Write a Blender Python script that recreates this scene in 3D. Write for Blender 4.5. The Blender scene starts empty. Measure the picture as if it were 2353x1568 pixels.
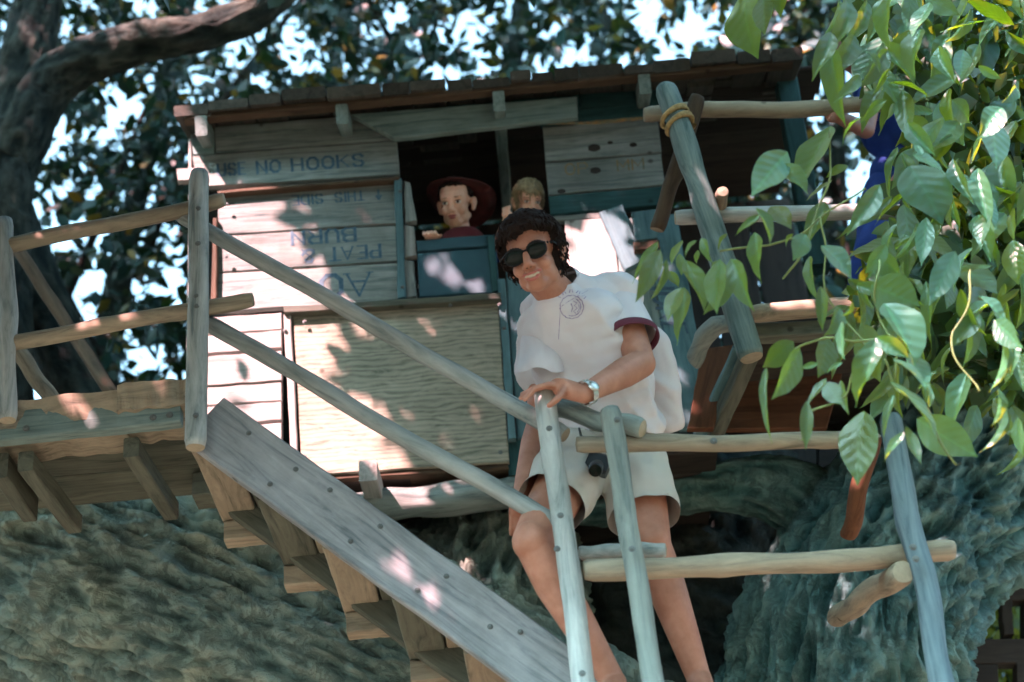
import bpy, bmesh, math, random
import numpy as np
from mathutils import Vector, Matrix, noise
from mathutils.bvhtree import BVHTree

rnd = random.Random(7)
sc = bpy.context.scene
COL = sc.collection

# ------------------------------------------------------------------ camera
FPX, CX, CY = 4000.0, 1176.5, 784.0          # focal length and centre in px of a 2353 px wide frame
PITCH, ROLL = math.radians(30), math.radians(5)
cam_d = bpy.data.cameras.new('camera'); cam = bpy.data.objects.new('camera', cam_d); COL.objects.link(cam)
cam_d.sensor_width = 36; cam_d.lens = 36 * FPX / 2353; cam_d.clip_start = 0.1; cam_d.clip_end = 500
cam.matrix_world = Matrix.Rotation(math.radians(90) + PITCH, 4, 'X') @ Matrix.Rotation(-ROLL, 4, 'Z')
cam_d.dof.use_dof = True; cam_d.dof.focus_distance = 5.7; cam_d.dof.aperture_fstop = 2.0
sc.camera = cam

# ------------------------------------------------------------------ light
SUN = Vector((0.85, 1.15, -1.4)).normalized()       # direction the light travels
w = bpy.data.worlds.new('World'); sc.world = w; w.use_nodes = True
nt = w.node_tree; nt.nodes.clear()
sky = nt.nodes.new('ShaderNodeTexSky'); sky.sky_type = 'NISHITA'; sky.sun_disc = False
sky.sun_elevation = math.asin(-SUN.z); sky.sun_rotation = math.atan2(-SUN.x, -SUN.y) % (2 * math.pi)
sky.air_density = 1.0; sky.dust_density = 9.0
tint = nt.nodes.new('ShaderNodeMixRGB'); tint.blend_type = 'MULTIPLY'; tint.inputs[0].default_value = 1
tint.inputs[2].default_value = (0.57, 0.94, 1.10, 1)
bg = nt.nodes.new('ShaderNodeBackground'); bg.inputs['Strength'].default_value = 0.14
out = nt.nodes.new('ShaderNodeOutputWorld')
hz = nt.nodes.new('ShaderNodeHueSaturation'); hz.inputs['Saturation'].default_value = 0.45; hz.inputs['Value'].default_value = 1.35   # hazy sky
nt.links.new(sky.outputs[0], hz.inputs['Color']); nt.links.new(hz.outputs[0], tint.inputs[1]); nt.links.new(tint.outputs[0], bg.inputs[0]); nt.links.new(bg.outputs[0], out.inputs[0])
sl = bpy.data.lights.new('sun', 'SUN'); sl.energy = 5.0; sl.angle = math.radians(0.5); sl.color = (1.0, 0.53, 0.535)
so = bpy.data.objects.new('sun', sl); COL.objects.link(so); so.rotation_euler = SUN.to_track_quat('-Z', 'Y').to_euler()
so.location = (-6, -6, 12)
sc.view_settings.view_transform = 'Standard'; sc.view_settings.look = 'None'
sc.view_settings.gamma = 1; sc.view_settings.exposure = 2.85
try: sc.view_settings.use_curve_mapping = False
except Exception: pass
sc.cycles.max_bounces = 6; sc.cycles.transmission_bounces = 3; sc.cycles.diffuse_bounces = 3

# ------------------------------------------------------------------ helpers
def ray(u, v):
    a = (u - CX) / FPX; b = (CY - v) / FPX
    a, b = a * math.cos(ROLL) + b * math.sin(ROLL), -a * math.sin(ROLL) + b * math.cos(ROLL)
    return Vector((a, math.cos(PITCH) - b * math.sin(PITCH), math.sin(PITCH) + b * math.cos(PITCH)))
def P(u, v, Y):
    d = ray(u, v); return d * (Y / d.y)
def PX(q):                                      # world -> px, vectorised
    q = np.asarray(q, float)
    cp, sp = math.cos(PITCH), math.sin(PITCH)
    d = q[..., 1] * cp + q[..., 2] * sp; b = (-q[..., 1] * sp + q[..., 2] * cp) / d; a = q[..., 0] / d
    cr, sr = math.cos(ROLL), math.sin(ROLL)
    return CX + FPX * (a * cr - b * sr), CY - FPX * (a * sr + b * cr)

W = {}
def link(o, parent, M):
    COL.objects.link(o)
    if parent is not None:
        o.parent = parent; o.matrix_parent_inverse = W[parent.name].inverted()
    o.matrix_basis = M; W[o.name] = M.copy()
    return o
def thing(name, label, cat, loc, group=None):
    o = bpy.data.objects.new(name, None); o.empty_display_size = 0.1
    link(o, None, Matrix.Translation(loc)); return tag(o, label, cat, group)
def tag(o, label=None, cat=None, group=None, kind=None):
    if label: o['label'] = label
    if cat: o['category'] = cat
    if group: o['group'] = group
    if kind: o['kind'] = kind
    return o
def mesh(name, vs, fs, mat, parent=None, M=Matrix(), smooth=False, mi=None):
    me = bpy.data.meshes.new(name); me.from_pydata([tuple(v) for v in vs], [], fs)
    for m in (mat if isinstance(mat, (list, tuple)) else [mat]): me.materials.append(m)
    if mi is not None: me.polygons.foreach_set('material_index', mi)
    if smooth: me.polygons.foreach_set('use_smooth', [True] * len(me.polygons))
    me.update()
    return link(bpy.data.objects.new(name, me), parent, M)
def frame(A, B, up=(0, 0, 1)):
    x = (B - A).normalized(); z = Vector(up); z = z - x * z.dot(x)
    if z.length < 1e-4: z = Vector((0, 1, 0)) - x * x.y
    z.normalize(); y = z.cross(x)
    M = Matrix((x, y, z)).transposed().to_4x4(); M.translation = (A + B) / 2
    return M

# ------------------------------------------------------------------ materials
def nodes(name):
    m = bpy.data.materials.new(name); m.use_nodes = True; t = m.node_tree
    return m, t, t.nodes['Principled BSDF'], t.nodes['Material Output']
def N(t, kind, **kw):
    n = t.nodes.new('ShaderNode' + kind)
    for k, v in kw.items():
        if k.startswith('i_'):
            key = k[2:]; key = int(key) if key.isdigit() else key.replace('_', ' ')
            n.inputs[key].default_value = v
        else: setattr(n, k, v)
    return n
def ramp(t, src, stops):
    r = t.nodes.new('ShaderNodeValToRGB'); e = r.color_ramp.elements
    while len(e) < len(stops): e.new(0.5)
    for el, (pos, c) in zip(e, stops): el.position = pos; el.color = (*c, 1)
    t.links.new(src, r.inputs[0]); return r
def wood(name, dark, light, grain=14, bump=0.25, rough=0.8, var=0.25, wavy=False, stain=(0.5, 0.5, 0.45), blotch=0.35):
    m, t, b, o = nodes(name); L = t.links.new
    tc = N(t, 'TexCoord'); oi = N(t, 'ObjectInfo')
    off = N(t, 'VectorMath', operation='SCALE', i_Scale=37.0); 
    comb = N(t, 'CombineXYZ'); L(oi.outputs['Random'], comb.inputs[0]); L(oi.outputs['Random'], comb.inputs[1]); L(oi.outputs['Random'], comb.inputs[2])
    L(comb.outputs[0], off.inputs[0])
    add = N(t, 'VectorMath', operation='ADD'); L(tc.outputs['Object'], add.inputs[0]); L(off.outputs[0], add.inputs[1])
    mp = N(t, 'Mapping'); mp.inputs['Scale'].default_value = (1.3, grain, grain) if not wavy else (2.5, 6, 9)
    L(add.outputs[0], mp.inputs[0])
    n1 = N(t, 'TexNoise', i_Scale=2.2, i_Detail=8.0, i_Roughness=0.65, i_Distortion=1.2 if not wavy else 2.5); L(mp.outputs[0], n1.inputs['Vector'])
    fac = n1.outputs['Fac']
    if wavy:
        wv = N(t, 'TexWave', bands_direction='Z', i_Scale=1.6, i_Distortion=9.0, i_Detail=3.0); wv.inputs['Detail Scale'].default_value = 1.2
        L(mp.outputs[0], wv.inputs['Vector'])
        mx = N(t, 'Math', operation='MULTIPLY_ADD', i_1=0.20, i_2=0.02); L(wv.outputs['Fac'], mx.inputs[0])
        sm = N(t, 'Math', operation='MULTIPLY_ADD', i_1=0.78); L(n1.outputs['Fac'], sm.inputs[0]); L(mx.outputs[0], sm.inputs[2]); fac = sm.outputs[0]
    r = ramp(t, fac, [(0.30, dark), (0.47, tuple(0.6 * l + 0.4 * d for l, d in zip(light, dark))), (0.66, light)])
    n2 = N(t, 'TexNoise', i_Scale=3.5, i_Detail=6.0, i_Roughness=0.7); L(add.outputs[0], n2.inputs['Vector'])
    r2 = ramp(t, n2.outputs['Fac'], [(0.35, stain), (0.62, (1, 1, 1))])
    mul = N(t, 'MixRGB', blend_type='MULTIPLY', i_0=blotch); L(r.outputs[0], mul.inputs[1]); L(r2.outputs[0], mul.inputs[2])
    # small knots, checks and nail-size specks
    vo = N(t, 'TexVoronoi', i_Scale=5.0); L(add.outputs[0], vo.inputs['Vector'])
    r3 = ramp(t, vo.outputs['Distance'], [(0.035, (0.25, 0.22, 0.2)), (0.075, (1, 1, 1))])
    mul2 = N(t, 'MixRGB', blend_type='MULTIPLY', i_0=0.8); L(mul.outputs[0], mul2.inputs[1]); L(r3.outputs[0], mul2.inputs[2])
    mr = N(t, 'MapRange'); mr.inputs['To Min'].default_value = 1 - var; mr.inputs['To Max'].default_value = 1 + var; L(oi.outputs['Random'], mr.inputs[0])
    hs = N(t, 'HueSaturation'); L(mr.outputs[0], hs.inputs['Value']); L(mul2.outputs[0], hs.inputs['Color'])
    L(hs.outputs[0], b.inputs['Base Color']); b.inputs['Roughness'].default_value = rough
    b.inputs['Specular IOR Level'].default_value = 0.3
    bp = N(t, 'Bump', i_Strength=bump, i_Distance=0.008); L(n1.outputs['Fac'], bp.inputs['Height']); L(bp.outputs[0], b.inputs['Normal'])
    return m
def plain(name, c, rough=0.6, metal=0, noise_amt=0.0, nscale=20, bump=0.0, c2=None, sss=0):
    m, t, b, o = nodes(name); L = t.links.new
    b.inputs['Roughness'].default_value = rough; b.inputs['Metallic'].default_value = metal
    tc = N(t, 'TexCoord'); n = N(t, 'TexNoise', i_Scale=float(nscale), i_Detail=6.0, i_Roughness=0.6); L(tc.outputs['Object'], n.inputs['Vector'])
    c2 = c2 or tuple(x * (1 - noise_amt) for x in c)
    r = ramp(t, n.outputs['Fac'], [(0.35, c2), (0.65, c)]); L(r.outputs[0], b.inputs['Base Color'])
    if bump:
        bp = N(t, 'Bump', i_Strength=bump, i_Distance=0.004); L(n.outputs['Fac'], bp.inputs['Height']); L(bp.outputs[0], b.inputs['Normal'])
    if sss:
        b.inputs['Subsurface Weight'].default_value = sss; b.inputs['Subsurface Radius'].default_value = (1, .35, .2); b.inputs['Subsurface Scale'].default_value = 0.01
    return m
def bark(name, dark, mid, light, scale=1.0, bump=0.9):
    m, t, b, o = nodes(name); L = t.links.new
    tc = N(t, 'TexCoord')
    n = N(t, 'TexNoise', i_Scale=9.0 * scale, i_Detail=10.0, i_Roughness=0.68, i_Distortion=0.6); L(tc.outputs['Object'], n.inputs['Vector'])
    n2 = N(t, 'TexNoise', i_Scale=46.0 * scale, i_Detail=5.0, i_Roughness=0.7); L(tc.outputs['Object'], n2.inputs['Vector'])
    at = N(t, 'Attribute', attribute_name='ridge')
    s = N(t, 'Math', operation='MULTIPLY_ADD', i_1=0.45); L(n.outputs['Fac'], s.inputs[0])
    s0 = N(t, 'Math', operation='MULTIPLY', i_1=0.55); L(at.outputs['Fac'], s0.inputs[0]); L(s0.outputs[0], s.inputs[2])
    r = ramp(t, s.outputs[0], [(0.22, dark), (0.45, mid), (0.72, light)])
    wp = N(t, 'MixRGB', blend_type='LINEAR_LIGHT', i_0=0.22); L(tc.outputs['Object'], wp.inputs[1]); L(n.outputs['Color'], wp.inputs[2])
    vo = N(t, 'TexVoronoi', feature='DISTANCE_TO_EDGE', i_Scale=7.0 * scale); L(wp.outputs[0], vo.inputs['Vector'])
    vr = ramp(t, vo.outputs['Distance'], [(0.0, (0.12, 0.12, 0.12)), (0.10, (0.8, 0.8, 0.8)), (0.3, (1.05, 1.05, 1.05))])
    n3 = N(t, 'TexNoise', i_Scale=2.3, i_Detail=3.0); L(tc.outputs['Object'], n3.inputs['Vector'])
    r3 = ramp(t, n3.outputs['Fac'], [(0.4, (0.75, 0.85, 0.85)), (0.6, (1.05, 1.0, 0.86))])
    mu = N(t, 'MixRGB', blend_type='MULTIPLY', i_0=0.8); L(r.outputs[0], mu.inputs[1]); L(r3.outputs[0], mu.inputs[2])
    mc = N(t, 'MixRGB', blend_type='MULTIPLY', i_0=0.30); L(mu.outputs[0], mc.inputs[1]); L(vr.outputs[0], mc.inputs[2])
    L(mc.outputs[0], b.inputs['Base Color']); b.inputs['Roughness'].default_value = 0.9; b.inputs['Specular IOR Level'].default_value = 0.25
    ad = N(t, 'Math', operation='MULTIPLY_ADD', i_1=0.35); L(n2.outputs['Fac'], ad.inputs[0]); vh = N(t, 'Math', operation='MULTIPLY_ADD', i_1=0.16); L(vr.outputs[0], vh.inputs[0]); L(n.outputs['Fac'], vh.inputs[2]); L(vh.outputs[0], ad.inputs[2])
    bp = N(t, 'Bump', i_Strength=bump, i_Distance=0.06); L(ad.outputs[0], bp.inputs['Height']); L(bp.outputs[0], b.inputs['Normal'])
    return m
def leafmat(name, c1, c2, trans, rough=0.35, tmix=0.35, veins=False, third=None):
    m, t, b, o = nodes(name); L = t.links.new
    oi = N(t, 'ObjectInfo'); ge = N(t, 'NewGeometry')
    ad = N(t, 'Math', operation='ADD'); L(oi.outputs['Random'], ad.inputs[0]); L(ge.outputs['Random Per Island'], ad.inputs[1])
    fr = N(t, 'Math', operation='FRACT'); L(ad.outputs[0], fr.inputs[0])
    stops = [(0.0, c1), (0.9, c2)] if third is None else [(0.0, c1), (0.92, c2), (0.99, third)]
    r = ramp(t, fr.outputs[0], stops)
    L(r.outputs[0], b.inputs['Base Color']); b.inputs['Roughness'].default_value = rough
    b.inputs['Specular IOR Level'].default_value = 0.6
    if veins:
        tc = N(t, 'TexCoord'); sx = N(t, 'SeparateXYZ'); L(tc.outputs['Object'], sx.inputs[0])
        ab = N(t, 'Math', operation='ABSOLUTE'); L(sx.outputs[1], ab.inputs[0])
        su = N(t, 'Math', operation='MULTIPLY_ADD', i_1=-1.1); L(ab.outputs[0], su.inputs[0]); L(sx.outputs[0], su.inputs[2])
        ml = N(t, 'Math', operation='MULTIPLY', i_1=46.0); L(su.outputs[0], ml.inputs[0])
        sn = N(t, 'Math', operation='SINE'); L(ml.outputs[0], sn.inputs[0])
        bp = N(t, 'Bump', i_Strength=0.12, i_Distance=0.012); L(sn.outputs[0], bp.inputs['Height']); L(bp.outputs[0], b.inputs['Normal'])
        rv = ramp(t, sn.outputs[0], [(0.0, (0.9, 0.92, 0.9)), (0.7, (1, 1, 1))])
        rm = ramp(t, ab.outputs[0], [(0.006, (1.7, 1.6, 1.2)), (0.016, (1, 1, 1))])
        mu = N(t, 'MixRGB', blend_type='MULTIPLY', i_0=1.0); L(r.outputs[0], mu.inputs[1]); L(rv.outputs[0], mu.inputs[2])
        mu2 = N(t, 'MixRGB', blend_type='MULTIPLY', i_0=1.0); L(mu.outputs[0], mu2.inputs[1]); L(rm.outputs[0], mu2.inputs[2])
        L(mu2.outputs[0], b.inputs['Base Color'])
    tr = N(t, 'BsdfTranslucent'); tr.inputs['Color'].default_value = (*trans, 1)
    mx = N(t, 'MixShader', i_0=tmix); L(b.outputs[0], mx.inputs[1]); L(tr.outputs[0], mx.inputs[2]); L(mx.outputs[0], o.inputs[0])
    return m

M_ = dict(
    rail=wood('rail_wood', (0.10, 0.14, 0.145), (0.40, 0.43, 0.42), grain=10, var=0.15, bump=0.3),
    railend=wood('cut_end_wood', (0.16, 0.14, 0.10), (0.36, 0.32, 0.24), grain=3, var=0.1),
    warm=wood('warm_rail_wood', (0.10, 0.095, 0.075), (0.34, 0.29, 0.215), grain=10, var=0.12, bump=0.3),
    bluerail=wood('blue_grey_rail_wood', (0.04, 0.08, 0.11), (0.17, 0.245, 0.28), grain=10, var=0.1, bump=0.4),
    grey=wood('grey_weathered_wood', (0.06, 0.12, 0.125), (0.23, 0.31, 0.30), grain=16, var=0.15, blotch=0.5),
    string=wood('stair_board_wood', (0.11, 0.13, 0.15), (0.32, 0.335, 0.35), grain=13, var=0.1, blotch=0.5),
    pale=wood('pale_board_wood', (0.20, 0.22, 0.21), (0.38, 0.37, 0.35), grain=20, var=0.12, bump=0.2),
    crate=wood('crate_board_wood', (0.06, 0.10, 0.105), (0.29, 0.315, 0.30), grain=18, var=0.15, blotch=0.6),
    teal=wood('teal_stained_wood', (0.008, 0.04, 0.045), (0.03, 0.095, 0.10), grain=16, var=0.25, blotch=0.6),
    blue=wood('blue_grey_board_wood', (0.05, 0.13, 0.16), (0.13, 0.25, 0.28), grain=14, var=0.2, blotch=0.6),
    plyw=wood('plywood', (0.13, 0.14, 0.11), (0.36, 0.34, 0.27), var=0.02, wavy=True, bump=0.2, blotch=0.35),
    brown=wood('brown_wood', (0.035, 0.026, 0.018), (0.11, 0.075, 0.048), grain=10, var=0.2),
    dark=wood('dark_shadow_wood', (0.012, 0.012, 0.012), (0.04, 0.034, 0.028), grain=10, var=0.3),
    shingle=wood('shingle_wood', (0.025, 0.032, 0.030), (0.085, 0.082, 0.07), grain=14, var=0.35, blotch=0.6),
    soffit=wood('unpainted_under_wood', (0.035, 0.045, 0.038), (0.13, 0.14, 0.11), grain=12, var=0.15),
    redwood=wood('reddish_wood', (0.07, 0.03, 0.015), (0.16, 0.07, 0.035), grain=10, var=0.2),
    log=wood('log_wood', (0.07, 0.10, 0.10), (0.27, 0.315, 0.295), grain=8, var=0.1, bump=0.6),
    paint=plain('faded_blue_print', (0.02, 0.07, 0.12), 0.8, c2=(0.07, 0.13, 0.17), nscale=45),
    orange=plain('faded_orange_print', (0.30, 0.17, 0.06), 0.8, c2=(0.10, 0.14, 0.11), nscale=35),
    metal=plain('sheet_metal', (0.02, 0.085, 0.11), 0.6, 0.0, c2=(0.012, 0.055, 0.08), nscale=6),
    bolt=plain('bolt_steel', (0.14, 0.16, 0.16), 0.7, 0.2, 0.4, 60),
    rope=plain('rope_fibre', (0.42, 0.30, 0.13), 0.9, 0, 0.5, 60, 0.4),
    skin=plain('skin', (0.44, 0.21, 0.145), 0.55, 0, 0, 14, 0.08, c2=(0.33, 0.14, 0.09), sss=0.08),
    skin2=plain('child_skin', (0.80, 0.47, 0.34), 0.5, 0, 0, 5, 0.02, c2=(0.76, 0.44, 0.31), sss=0.08),
    lip=plain('lip', (0.42, 0.13, 0.11), 0.45), teeth=plain('teeth', (0.50, 0.43, 0.33), 0.5),
    eyew=plain('eye_white', (0.6, 0.58, 0.55), 0.3), iris=plain('eye_iris', (0.03, 0.022, 0.015), 0.3),
    brow=plain('eyebrow_hair', (0.16, 0.08, 0.05), 0.9),
    hair=plain('dark_hair', (0.022, 0.014, 0.012), 0.7, 0, 0.5, 60), blond=plain('blond_hair', (0.34, 0.27, 0.15), 0.6, 0, 0.5, 40),
    shirt=plain('white_cotton', (0.62, 0.60, 0.64), 0.9, 0, 0.05, 6, 0.15), maroon=plain('maroon_trim', (0.10, 0.02, 0.04), 0.9),
    purple=plain('purple_print', (0.18, 0.13, 0.30), 0.9, c2=(0.5, 0.48, 0.58), nscale=120),
    shorts=plain('cream_cotton', (0.54, 0.53, 0.49), 0.9, 0, 0.08, 8, 0.2),
    black=plain('black_plastic', (0.012, 0.014, 0.016), 0.25), glass=plain('dark_lens', (0.008, 0.012, 0.010), 0.08),
    blackblue=plain('black_camera_leather', (0.015, 0.022, 0.03), 0.4),
    steel=plain('watch_steel', (0.55, 0.56, 0.53), 0.25, 0.9),
    hat=plain('red_felt', (0.09, 0.015, 0.015), 0.85, 0, 0.3, 30), red=plain('red_cloth', (0.12, 0.01, 0.015), 0.85),
    bluec=plain('blue_cloth', (0.01, 0.05, 0.30), 0.85, 0, 0.35, 7), orangec=plain('orange_trim', (0.6, 0.12, 0.04), 0.8),
    bark1=bark('grey_green_bark', (0.05, 0.09, 0.095), (0.20, 0.28, 0.26), (0.38, 0.45, 0.40)),
    bark2=bark('teal_grey_bark', (0.012, 0.055, 0.065), (0.08, 0.20, 0.21), (0.23, 0.38, 0.38)),
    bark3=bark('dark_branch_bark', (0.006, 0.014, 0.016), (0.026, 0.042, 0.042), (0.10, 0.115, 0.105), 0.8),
    ground=plain('dry_ground', (0.19, 0.165, 0.11), 0.95, 0, 0.3, 0.8),
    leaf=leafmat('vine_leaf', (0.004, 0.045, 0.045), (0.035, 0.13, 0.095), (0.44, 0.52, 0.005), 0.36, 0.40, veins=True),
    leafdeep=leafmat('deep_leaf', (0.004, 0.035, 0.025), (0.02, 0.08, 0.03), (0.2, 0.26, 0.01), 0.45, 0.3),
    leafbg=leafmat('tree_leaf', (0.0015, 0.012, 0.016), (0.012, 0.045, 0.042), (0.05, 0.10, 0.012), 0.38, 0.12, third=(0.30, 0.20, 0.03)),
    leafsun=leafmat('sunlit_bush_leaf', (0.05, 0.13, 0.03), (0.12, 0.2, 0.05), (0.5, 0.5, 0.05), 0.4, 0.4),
    twig=plain('green_twig', (0.16, 0.20, 0.06), 0.6, 0, 0.3, 30),
)

for k_ in ('glass', 'black', 'hair'): M_[k_].node_tree.nodes['Principled BSDF'].inputs['Specular IOR Level'].default_value = 0.12
M_['leafbg'].node_tree.nodes['Principled BSDF'].inputs['Specular IOR Level'].default_value = 0.25
# ------------------------------------------------------------------ timber builders
def quad(name, q, Y, th, mat, parent, ch=0.004, jit=0.002, n=8, long_axis=None):
    """board standing in the plane Y, outlined by four points (tl, tr, br, bl)"""
    ys = Y if isinstance(Y, (list, tuple)) else [Y] * 4
    w4 = [P(u, v, y) for (u, v), y in zip(q, ys)]
    tl, tr, br, bl = w4
    e1 = (tr - tl).length + (br - bl).length; e2 = (bl - tl).length + (br - tr).length
    if e2 > e1: tl, tr, br, bl = bl, tl, tr, br          # long axis first
    x = ((tr - tl) + (br - bl)).normalized(); nrm = (tr - tl).cross(bl - tl).normalized()
    if nrm.y > 0: nrm = -nrm                                  # towards the viewer
    c = (tl + tr + br + bl) / 4; z = x.cross(nrm); z.normalize(); y_ = nrm
    z = x.cross(y_).normalized()
    M = Matrix((x, y_, z)).transposed().to_4x4(); M.translation = c; Mi = M.inverted()
    A, B, C_, D = [Mi @ p for p in (tl, tr, br, bl)]
    if A.z < D.z: A, B, C_, D = D, C_, B, A
    ring = []
    for i in range(n + 1):
        s = i / n; t_ = A.lerp(B, s); b_ = D.lerp(C_, s)
        t_.z += rnd.uniform(-jit, jit); b_.z += rnd.uniform(-jit, jit)
        ring.append((t_, b_))
    vs = []; fs = []
    for i, (a, b) in enumerate(ring):
        e = 1 if i == 0 else (-1 if i == n else 0)
        vs += [(a.x + e * ch, 0, a.z - ch), (b.x + e * ch, 0, b.z + ch), (b.x, -ch, b.z), (b.x, -th, b.z), (a.x, -th, a.z), (a.x, -ch, a.z)]
    for i in range(n):
        for k in range(6):
            fs.append((i * 6 + k, i * 6 + (k + 1) % 6, (i + 1) * 6 + (k + 1) % 6, (i + 1) * 6 + k))
    fs.append(tuple(range(5, -1, -1))); fs.append(tuple(n * 6 + k for k in range(6)))
    return mesh(name, vs, fs, M_[mat] if isinstance(mat, str) else mat, parent, M)

def beam(name, A, B, wy, hz, mat, parent, up=(0, 0, 1), ch=0.005, n=6, jit=0.002):
    A, B = Vector(A), Vector(B); M = frame(A, B, up); L = (B - A).length
    prof = [(-wy/2+ch, -hz/2), (wy/2-ch, -hz/2), (wy/2, -hz/2+ch), (wy/2, hz/2-ch), (wy/2-ch, hz/2), (-wy/2+ch, hz/2), (-wy/2, hz/2-ch), (-wy/2, -hz/2+ch)]
    vs = []; fs = []
    for i in range(n + 1):
        jy, jz = rnd.uniform(-jit, jit), rnd.uniform(-jit, jit)
        for (y, z) in prof: vs.append((L * (i / n - .5), y + jy, z + jz))
    for i in range(n):
        for k in range(8): fs.append((i*8+k, (i+1)*8+k, (i+1)*8+(k+1) % 8, i*8+(k+1) % 8))
    fs.append(tuple(range(8))); fs.append(tuple(n*8+k for k in range(7, -1, -1)))
    return mesh(name, vs, fs, M_[mat], parent, M)

def pole(name, pts, rad, mat, parent, endmat='railend', bend=0.006, lump=0.06, n=28, seg=14, taper=None):
    """round debarked pole through 3-D points, with lumps, slight bends and knots"""
    pts = [Vector(p) for p in pts]; A, B = pts[0], pts[-1]; M = frame(A, B); Mi = M.inverted()
    lp = [Mi @ p for p in pts]; acc = [0]
    for a, b in zip(lp, lp[1:]): acc.append(acc[-1] + (b - a).length)
    sd = rnd.uniform(0, 99); r1 = taper or rad
    knots = [(rnd.uniform(0.1, 0.9), rnd.uniform(0, 6.28)) for _ in range(max(2, int(acc[-1] * 3)))]
    vs = []; fs = []
    def at(s):
        d = s * acc[-1]
        for i in range(len(acc) - 1):
            if d <= acc[i + 1] + 1e-9: return lp[i].lerp(lp[i + 1], (d - acc[i]) / max(1e-9, acc[i + 1] - acc[i]))
        return lp[-1]
    for i in range(n + 1):
        s = i / n; c = at(s) + Vector((0, noise.noise((sd, s * 3, 0)) * bend * 2, noise.noise((0, sd, s * 3)) * bend * 2))
        r0 = rad + (r1 - rad) * s
        if i in (0, n): r0 *= 0.86
        for k in range(seg):
            a = 2 * math.pi * k / seg
            rr = r0 * (1 + lump * noise.noise((math.cos(a) + sd, math.sin(a), s * acc[-1] * 6)) * 1.6)
            for ks, ka in knots:
                dd = ((s - ks) * acc[-1] / (rad * 1.0)) ** 2 + (math.atan2(math.sin(a - ka), math.cos(a - ka)) / 0.6) ** 2
                rr += r0 * 0.13 * math.exp(-dd)
            vs.append((c.x + (0.004 if i == 0 else -0.004 if i == n else 0) * 0, c.y + rr * math.cos(a), c.z + rr * math.sin(a)))
    for i in range(n):
        for k in range(seg): fs.append((i*seg+k, (i+1)*seg+k, (i+1)*seg+(k+1) % seg, i*seg+(k+1) % seg))
    mi = [0] * len(fs)
    for base, c, sgn in ((0, at(0), -1), (n * seg, at(1), 1)):
        ci = len(vs); vs.append((c.x + sgn * 0.004, c.y, c.z))
        for k in range(seg):
            a, b = base + k, base + (k + 1) % seg
            fs.append((ci, b, a) if sgn > 0 else (ci, a, b)); mi.append(1)
    o = mesh(name, vs, fs, [M_[mat], M_[endmat]], parent, M, mi=mi)
    o.data.polygons.foreach_set('use_smooth', [m == 0 for m in mi])
    return o

BOLT = None
def bolt(p, parent, nrm=(0, -1, 0.1), r=0.013, name='bolt'):
    global BOLT
    if BOLT is None:
        vs = []; fs = []
        for rr, z in ((1.5, 0), (1.5, .25), (1, .3), (1, .9), (.6, 1.1)):
            for k in range(8): vs.append((rr * math.cos(k * .785), rr * math.sin(k * .785), z))
        for i in range(4):
            for k in range(8): fs.append((i*8+k, i*8+(k+1) % 8, (i+1)*8+(k+1) % 8, (i+1)*8+k))
        fs.append(tuple(32 + k for k in range(8)))
        BOLT = bpy.data.meshes.new('bolt'); BOLT.from_pydata(vs, [], fs); BOLT.materials.append(M_['bolt'])
    o = bpy.data.objects.new(name, BOLT)
    M = Vector(nrm).to_track_quat('Z', 'Y').to_matrix().to_4x4() @ Matrix.Scale(r, 4); M.translation = p
    return link(o, parent, M)

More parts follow.
